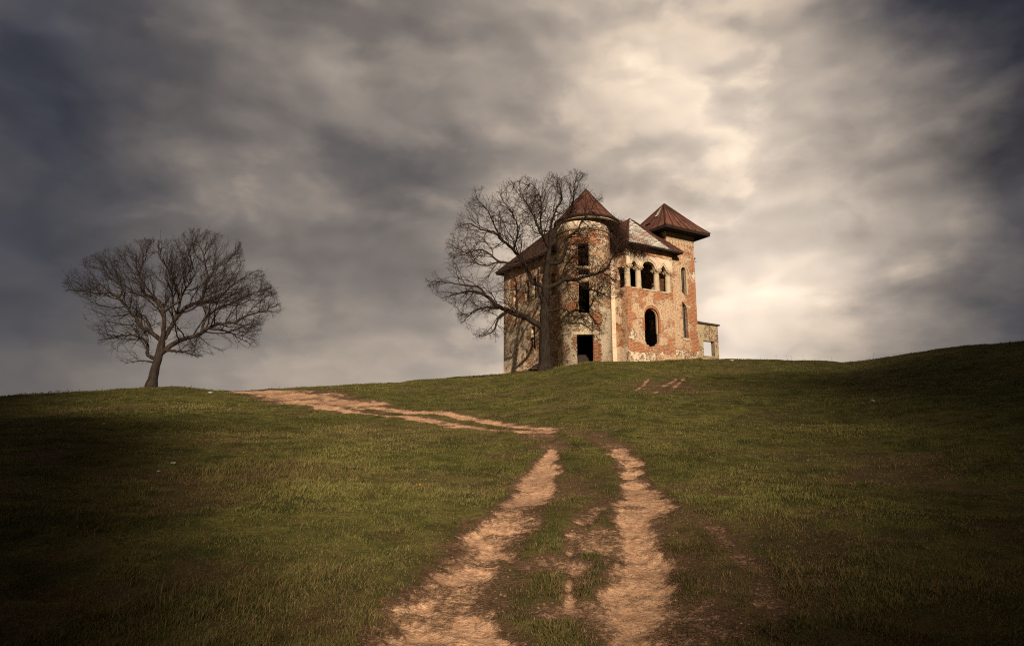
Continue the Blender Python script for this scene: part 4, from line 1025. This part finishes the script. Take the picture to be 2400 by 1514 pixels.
t2 = build_tree('bare_tree', L2, (1278, 869), 48.8, [(885, 1452), (882, 1370), (880, 1290), (878, 1150), (880, 1000), (888, 850), (897, 750), (908, 650), (915, 560), (920, 480)], limbs2, env2, 23, (M_BARK2, M_TWIG2), .0054, .54, .13,
                dense=[(820, 330, 95, 130), (880, 450, 95, 130), (760, 250, 75, 50), (640, 380, 70, 30), (800, 600, 110, 110), (1060, 600, 120, 110), (1380, 560, 80, 50), (1150, 480, 110, 70), (1180, 700, 110, 60), (1020, 330, 80, 40), (1000, 900, 80, 30), (720, 880, 90, 30)], clampY=50.6, up=.25, sp=(.42, .25, .18), wob2=.18)
tag(t2, 'tall bare tree with thick upright trunk in front of the ruined manor', 'tree', 'bare trees on the hill')

# dead creeper hanging from the turret eave and roof valley
def creeper(name, spots, label):
    g = np.random.default_rng(5); ch = []
    for (u, v, z, n, s) in spots:
        for k in range(n):
            p = np.array([u, v, z]) + g.normal(0, s, 3) * np.array([1, 1, .55]); d = np.array([g.normal(0, .6), g.normal(0, .6) - .25, g.normal(-.35, .5)]); P = [p]
            for i in range(6):
                d = d / np.linalg.norm(d) + g.normal(0, .35, 3) + np.array([0, 0, -.06]); P.append(P[-1] + d / np.linalg.norm(d) * g.uniform(.12, .22))
            ch.append((np.array(P), np.linspace(.012, .006, 7), 3))
    o = link(name, tubes(ch, name), M_TWIG2); o.location = HOUSE.location; o.rotation_euler = (0, 0, AH)
    tag(o, label, 'creeper')
creeper('dead_creeper', [(2.45, -1.0, 11.2, 230, .32), (2.75, -1.2, 10.5, 260, .36), (3.0, -1.5, 9.95, 170, .33), (1.7, -2.0, 11.25, 90, .22), (.9, -2.45, 11.3, 70, .2)], 'tangled dead creeper hanging from the turret eave beside the shingled bay roof')
creeper('dead_creeper', [(4.0, -1.9, 9.75, 150, .3), (4.9, -1.9, 9.72, 90, .25)], 'wisps of dead creeper under the eave above the loggia arches')

# ------------------------------------------------------------------ weeds on the skyline, stones, dandelions
def weeds():
    g = np.random.default_rng(3); ch = []
    spots = [(g.uniform(5, 190), None) for _ in range(60)] + [(x, h) for x, h in ((1818, 9), (1846, 13), (1856, 10), (1884, 13), (1950, 7), (2044, 16), (1797, 6), (2098, 5), (2108, 5), (1646, 6))] + [(g.uniform(420, 520), 3) for _ in range(6)]
    for px, h in spots:
        sk = np.interp(px, [s[0] for s in SKYLINE], [s[1] for s in SKYLINE]); Yd = np.interp(px, [s[0] for s in SKYLINE], [s[2] for s in SKYLINE])
        h = h if h else g.uniform(2, 7); y0 = Yd + g.uniform(-1, 1.5)
        b = at(px, sk, y0); b[2] = float(z_ground(np.array([b[0]]), np.array([b[1]]))[0]) - .03; H = h / 1600 * y0 * 1.2
        d = np.array([g.normal(0, .12), g.normal(0, .12), 1.0]); P = [b, b + d * H * .5, b + d * H + np.array([g.normal(0, .03), 0, 0])]
        ch.append((np.array(P), np.array([.006, .005, .004]), 3))
        for k in range(3):
            q = P[2] - d * g.uniform(0, .35) * H; e = np.array([g.normal(0, .07), g.normal(0, .07), g.uniform(.02, .09)])
            ch.append((np.array([q, q + e]), np.array([.005, .008]), 3))
    o = link('weeds', tubes(ch, 'weeds'), M_TWIG1); tag(o, 'thin dry weed stalks standing along the hill crest', 'weeds', kind='stuff')
weeds()
M_WHITE = plain_mat('chalk_white_stone', (.50, .46, .40), (.36, .33, .29), 12, .9, .5)
def stone(px, py, s, label):
    gxy = ground_hit(px, py); z = float(z_ground(gxy[:1], gxy[1:2])[0]); g = random.Random(px)
    bm = bmesh.new(); bmesh.ops.create_icosphere(bm, subdivisions=2, radius=1)
    for v in bm.verts:
        k = 1 + .25 * math.sin(3.1 * v.co.x + px) * math.cos(2.3 * v.co.y + py) + g.uniform(-.1, .1); v.co *= k
    bmesh.ops.scale(bm, vec=(s, s * .7, s * .5), verts=bm.verts)
    o = simple('stone', bm, M_WHITE, None); o.location = (gxy[0], gxy[1], z + s * .35 + .03); tag(o, label, 'stone', 'white stones in the grass')
stone(492, 926, .11, 'white stone on the crest between the leaning tree and the dirt track')
stone(2046, 946, .09, 'white stone alone on the dark slope at the far right')
stone(405, 1090, .05, 'pale flat stone in the grass below the leaning tree')
stone(372, 1105, .032, 'smaller pale stone just below another on the left slope')
stone(1715, 848, .16, 'white rubble lump in the grass right of the annex wall')
stone(242, 1002, .06, 'tiny white stone high on the dark left slope')
def gravel():
    g = np.random.default_rng(9); n0 = 16000; r = 4.3 * (22 / 4.3) ** g.random(n0); a = np.radians(g.uniform(-24, 24, n0)); x, y = r * np.sin(a), r * np.cos(a)
    d = dirt(x, y); k = (d > .30) & (g.random(n0) < .55); x, y, d, r = x[k], y[k], d[k], r[k]; n = len(x); z = z_ground(x, y, d)
    s = .0035 + .012 * g.random(n) ** 3.5 + r * .0002
    oct_ = np.array([(1, 0, 0), (0, 1, 0), (-1, 0, 0), (0, -1, 0), (0, 0, .8), (0, 0, -.8)]); V = oct_[None] * s[:, None, None] * g.uniform(.6, 1.4, (n, 6, 1)) + np.stack([x, y, z + s * .25], -1)[:, None, :]
    f = np.array([(0, 1, 4), (1, 2, 4), (2, 3, 4), (3, 0, 4), (1, 0, 5), (2, 1, 5), (3, 2, 5), (0, 3, 5)])
    L = (f[None] + (np.arange(n) * 6)[:, None, None]).ravel()
    o = link('gravel', mesh_np('gravel', V.reshape(-1, 3), L, np.full(n * 8, 3), False), plain_mat('soil_clods', (.40, .25, .15), (.24, .14, .085), 40, .95)); tag(o, 'loose clods and small stones scattered along the wheel ruts', 'gravel', kind='stuff')
gravel()
M_YEL = plain_mat('yellow_petals', (.75, .42, .03), (.65, .33, .02), 20, .8); M_STEM = plain_mat('green_stem', (.06, .09, .02), (.05, .07, .02), 9)
def dandelion(px, py, s, label):
    gxy = ground_hit(px, py); z = float(z_ground(gxy[:1], gxy[1:2])[0]); r = empty('dandelion', (gxy[0], gxy[1], z)); tag(r, label, 'flower', 'dandelions in the meadow')
    bm = bmesh.new(); bmesh.ops.create_cone(bm, cap_ends=True, segments=6, radius1=.004, radius2=.003, depth=.12, matrix=Matrix.Translation((0, 0, .06))); simple('stem', bm, M_STEM, r)
    bm = bmesh.new()
    for k in range(18):
        a = k * 2.4; l = s * (.6 + .4 * (k % 3) / 2)
        p0 = Vector((0, 0, .118)); p1 = Vector((math.cos(a) * l, math.sin(a) * l, .125 + .012 * (k % 3))); t = Vector((-math.sin(a), math.cos(a), 0)) * s * .22
        bm.faces.new([bm.verts.new(q) for q in (p0, p1 - t, p1 + t)])
    simple('flower_head', bm, M_YEL, r)
dandelion(984, 1150, .028, 'yellow dandelion in the grass left of the rut start')
dandelion(570, 1074, .03, 'orange dandelion beside the dry grass tuft on the left slope')
dandelion(1938, 1003, .05, 'orange dandelion on the right slope below the hill crest')

# ------------------------------------------------------------------ sun, added sun-blocking sheet with a gap, sky, camera
EL = math.radians(23); SH = np.array([.17, -.985]); SH /= np.linalg.norm(SH)
sdir = np.array([SH[0] * math.cos(EL), SH[1] * math.cos(EL), math.sin(EL)])
sun = bpy.data.lights.new('sun', 'SUN'); sun.energy = 5.0; sun.color = (1.0, .86, .68); sun.angle = math.radians(.53)
so = bpy.data.objects.new('sun', sun); COL.objects.link(so)
so.rotation_euler = Vector(sdir).to_track_quat('Z', 'Y').to_euler()
HC = 90.0; shift = SH * HC / math.tan(EL)
bm = bmesh.new(); n = 40
grid = [[bm.verts.new((-170 + 340 * i / n, -70 + 260 * j / n, 3 * math.sin(i * 1.1) * math.cos(j * .9))) for j in range(n + 1)] for i in range(n + 1)]
for i in range(n):
    for j in range(n): bm.faces.new((grid[i][j], grid[i + 1][j], grid[i + 1][j + 1], grid[i][j + 1]))
m, nb = new_mat('sun_mask_sheet')
p = objco(nb); x, y, _ = nb.xyz(p)
wn = nb.noise(nb.mapv(p, (.035, .02, .03)), 1.0, 4, .55)
cxn = nb.m('ADD', nb.m('MULTIPLY', y, -.14), .9)
hw = nb.m('MAXIMUM', nb.m('ADD', nb.m('MULTIPLY', y, .455), -1.0), .6)
w_ = nb.m('DIVIDE', nb.m('ABSOLUTE', nb.m('SUBTRACT', x, cxn)), hw)
w_ = nb.m('ADD', w_, nb.m('MULTIPLY', nb.m('SUBTRACT', wn, .5), .22))
gap = nb.m('MULTIPLY', nb.mr(w_, .40, 1.32, 1, 0), nb.mr(y, -4, 9, .4, 1))
dens = nb.m('SUBTRACT', 1, nb.m('MULTIPLY', gap, 1.0))
tr = nb.new('ShaderNodeBsdfTransparent'); df = nb.new('ShaderNodeBsdfDiffuse'); nb.inp(df, 0, (.55, .53, .5)); ms = nb.new('ShaderNodeMixShader'); o_ = nb.new('ShaderNodeOutputMaterial')
nb.inp(ms, 0, dens); nb.l.new(tr.outputs[0], ms.inputs[1]); nb.l.new(df.outputs[0], ms.inputs[2]); nb.l.new(ms.outputs[0], o_.inputs[0])
cl = link('unseen_sun_mask', to_mesh(bm, 'unseen_sun_mask'), m); cl.location = (shift[0], shift[1], HC); tag(cl, kind='structure')  # unseen sheet added to block the sun and darken the meadow edges

def s2l(c): return tuple(((v / 255) / 12.92 if v / 255 < .04045 else ((v / 255 + .055) / 1.055) ** 2.4) for v in c)
w = bpy.data.worlds.new('World'); SC.world = w; w.use_nodes = True
nb = NB(w.node_tree); nb.n.clear()
gen = nb.new('ShaderNodeTexCoord').outputs['Generated']
dx, dy, dz = nb.xyz(gen)
# cloud coordinates: direction, flattened towards the horizon
q0 = nb.comb(dx, dy, nb.m('MULTIPLY', dz, 1.75))
wv = nb.v('ADD', nb.v('SCALE', nb.v('SUBTRACT', nb.noise(q0, 3.0, 6, .55, out='Color'), (.5, .5, .5)), sc=1.0), nb.v('SCALE', nb.v('SUBTRACT', nb.noise(q0, 9.0, 4, .5, out='Color'), (.5, .5, .5)), sc=.26))
wx, wy, _ = nb.xyz(wv)
azn = nb.m('ARCTAN2', dx, dy); el = nb.m('ARCSINE', dz)
azw = nb.m('ADD', azn, nb.m('MULTIPLY', wx, .30)); elw = nb.m('ADD', el, nb.m('MULTIPLY', wy, .20))
fac = nb.m('ADD', nb.m('DIVIDE', azw, 2 * math.pi), .5)
XS = [0, 200, 400, 600, 800, 1000, 1200, 1400, 1600, 1800, 2000, 2200, 2400]
LUM = {
 30: [50, 66, 82, 97, 98, 118, 172, 180, 182, 166, 138, 85, 48],
 120: [50, 62, 78, 102, 122, 104, 160, 182, 188, 168, 124, 74, 42],
 210: [47, 60, 76, 100, 160, 142, 160, 198, 202, 180, 150, 76, 36],
 300: [44, 54, 68, 108, 130, 132, 160, 198, 206, 188, 156, 86, 38],
 400: [42, 52, 74, 120, 90, 92, 134, 188, 202, 188, 158, 118, 42],
 490: [46, 60, 90, 130, 108, 106, 164, 194, 196, 184, 162, 122, 36],
 580: [57, 66, 92, 128, 118, 112, 160, 198, 208, 196, 172, 144, 58],
 680: [50, 66, 84, 112, 122, 110, 154, 204, 212, 204, 168, 120, 62],
 780: [56, 74, 90, 112, 130, 144, 174, 206, 214, 204, 152, 112, 68],
 900: [72, 92, 124, 138, 146, 160, 184, 208, 214, 200, 152, 112, 64]}
def cloud_col(L):
    t = min(max((L - 60) / 140, 0), 1)
    d_ = min(max((100 - L) / 50, 0), 1)
    return (L + 8 * t - 4 * d_, L - 1 - 8 * t, L + 2 - 30 * t + 9 * d_)
ROWS = {k: [cloud_col(v + (12, 12, 12, 8, 4, 4, 6, 0, 8, 24, 20, -2, -6)[i_]) for i_, v in enumerate(r_)] for k, r_ in LUM.items()}
prev = None
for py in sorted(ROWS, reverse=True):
    st = [(0.0, s2l((40, 38, 37))), (.12, s2l((128, 118, 108))), (.27, s2l((110, 104, 100)))]  # unseen sky at rear left, brightened to light the left wall
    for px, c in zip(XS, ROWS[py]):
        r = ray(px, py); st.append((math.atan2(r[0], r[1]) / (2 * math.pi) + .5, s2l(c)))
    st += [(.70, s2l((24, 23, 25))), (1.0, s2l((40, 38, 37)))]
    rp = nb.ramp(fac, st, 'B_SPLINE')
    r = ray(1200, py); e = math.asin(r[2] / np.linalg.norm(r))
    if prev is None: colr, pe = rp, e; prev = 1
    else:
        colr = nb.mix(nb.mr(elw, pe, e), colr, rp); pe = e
zen = nb.mr(el, .66, 1.0); colr = nb.mix(zen, colr, s2l((38, 36, 36)))
# cloud billows: a height field and the same field shifted towards the light give lit edges and shaded undersides
def height(off):
    q = nb.v('ADD', nb.v('ADD', q0, nb.v('SCALE', wv, sc=.13)), tuple(np.array(off) + np.array([2.71, .4, 1.13])))
    a_ = nb.noise(q, 3.9, 3, .48); b_ = nb.noise(q, 8.0, 6, .50)
    bil = nb.m('ABSOLUTE', nb.m('SUBTRACT', nb.m('MULTIPLY', b_, 2), 1))
    return nb.m('ADD', nb.m('ADD', a_, nb.m('MULTIPLY', bil, .16)), nb.m('MULTIPLY', b_, .22))
h0 = height((0, 0, 0)); h1 = height((.022, .0, .034))
shade = nb.m('SUBTRACT', h0, h1)
det = nb.m('ADD', nb.m('MULTIPLY', nb.m('SUBTRACT', h0, .66), 1.7), nb.m('MULTIPLY', shade, 3.6))
det = nb.m('ADD', det, nb.m('MULTIPLY', nb.m('SUBTRACT', nb.mr(h0, .625, .690), .5), .26))
amp = nb.mr(el, .02, .35, .26, .46)
mul = nb.m('EXPONENT', nb.m('MULTIPLY', nb.m('MULTIPLY', det, amp), 1.0))
tint = nb.mix(nb.mr(det, -.5, .5), (.98, .99, 1.03), (1.02, 1.0, .98))
colr = nb.v('MULTIPLY', nb.v('SCALE', nb.v('SCALE', colr, sc=mul), sc=1.12), tint)
# below the horizon: dull ground tone
colr = nb.mix(nb.mr(dz, -.06, .0), (.02, .018, .014), colr)
sky = nb.new('ShaderNodeTexSky', sky_type='NISHITA'); sky.sun_disc = False; sky.sun_elevation = EL; sky.sun_rotation = math.atan2(sdir[0], sdir[1])
skc = nb.v('SCALE', sky.outputs[0], sc=.06)
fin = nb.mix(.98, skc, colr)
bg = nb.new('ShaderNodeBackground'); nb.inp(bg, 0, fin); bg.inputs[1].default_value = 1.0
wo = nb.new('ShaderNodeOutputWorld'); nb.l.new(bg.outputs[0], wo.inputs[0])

cam = bpy.data.cameras.new('camera'); cam.sensor_width = 36; cam.lens = 24; cam.clip_end = 8000; cam.clip_start = .05
co = bpy.data.objects.new('camera', cam); COL.objects.link(co); co.location = (0, 0, EYE); co.rotation_euler = (math.pi / 2 + TH, 0, 0)
SC.camera = co
SC.view_settings.view_transform = 'Standard'; SC.view_settings.look = 'None'; SC.view_settings.exposure = 0; SC.view_settings.gamma = 1
SC.cycles.use_denoising = False
SC.cycles.filter_width = 1.15
SC.cycles.max_bounces = 6; SC.cycles.transparent_max_bounces = 8
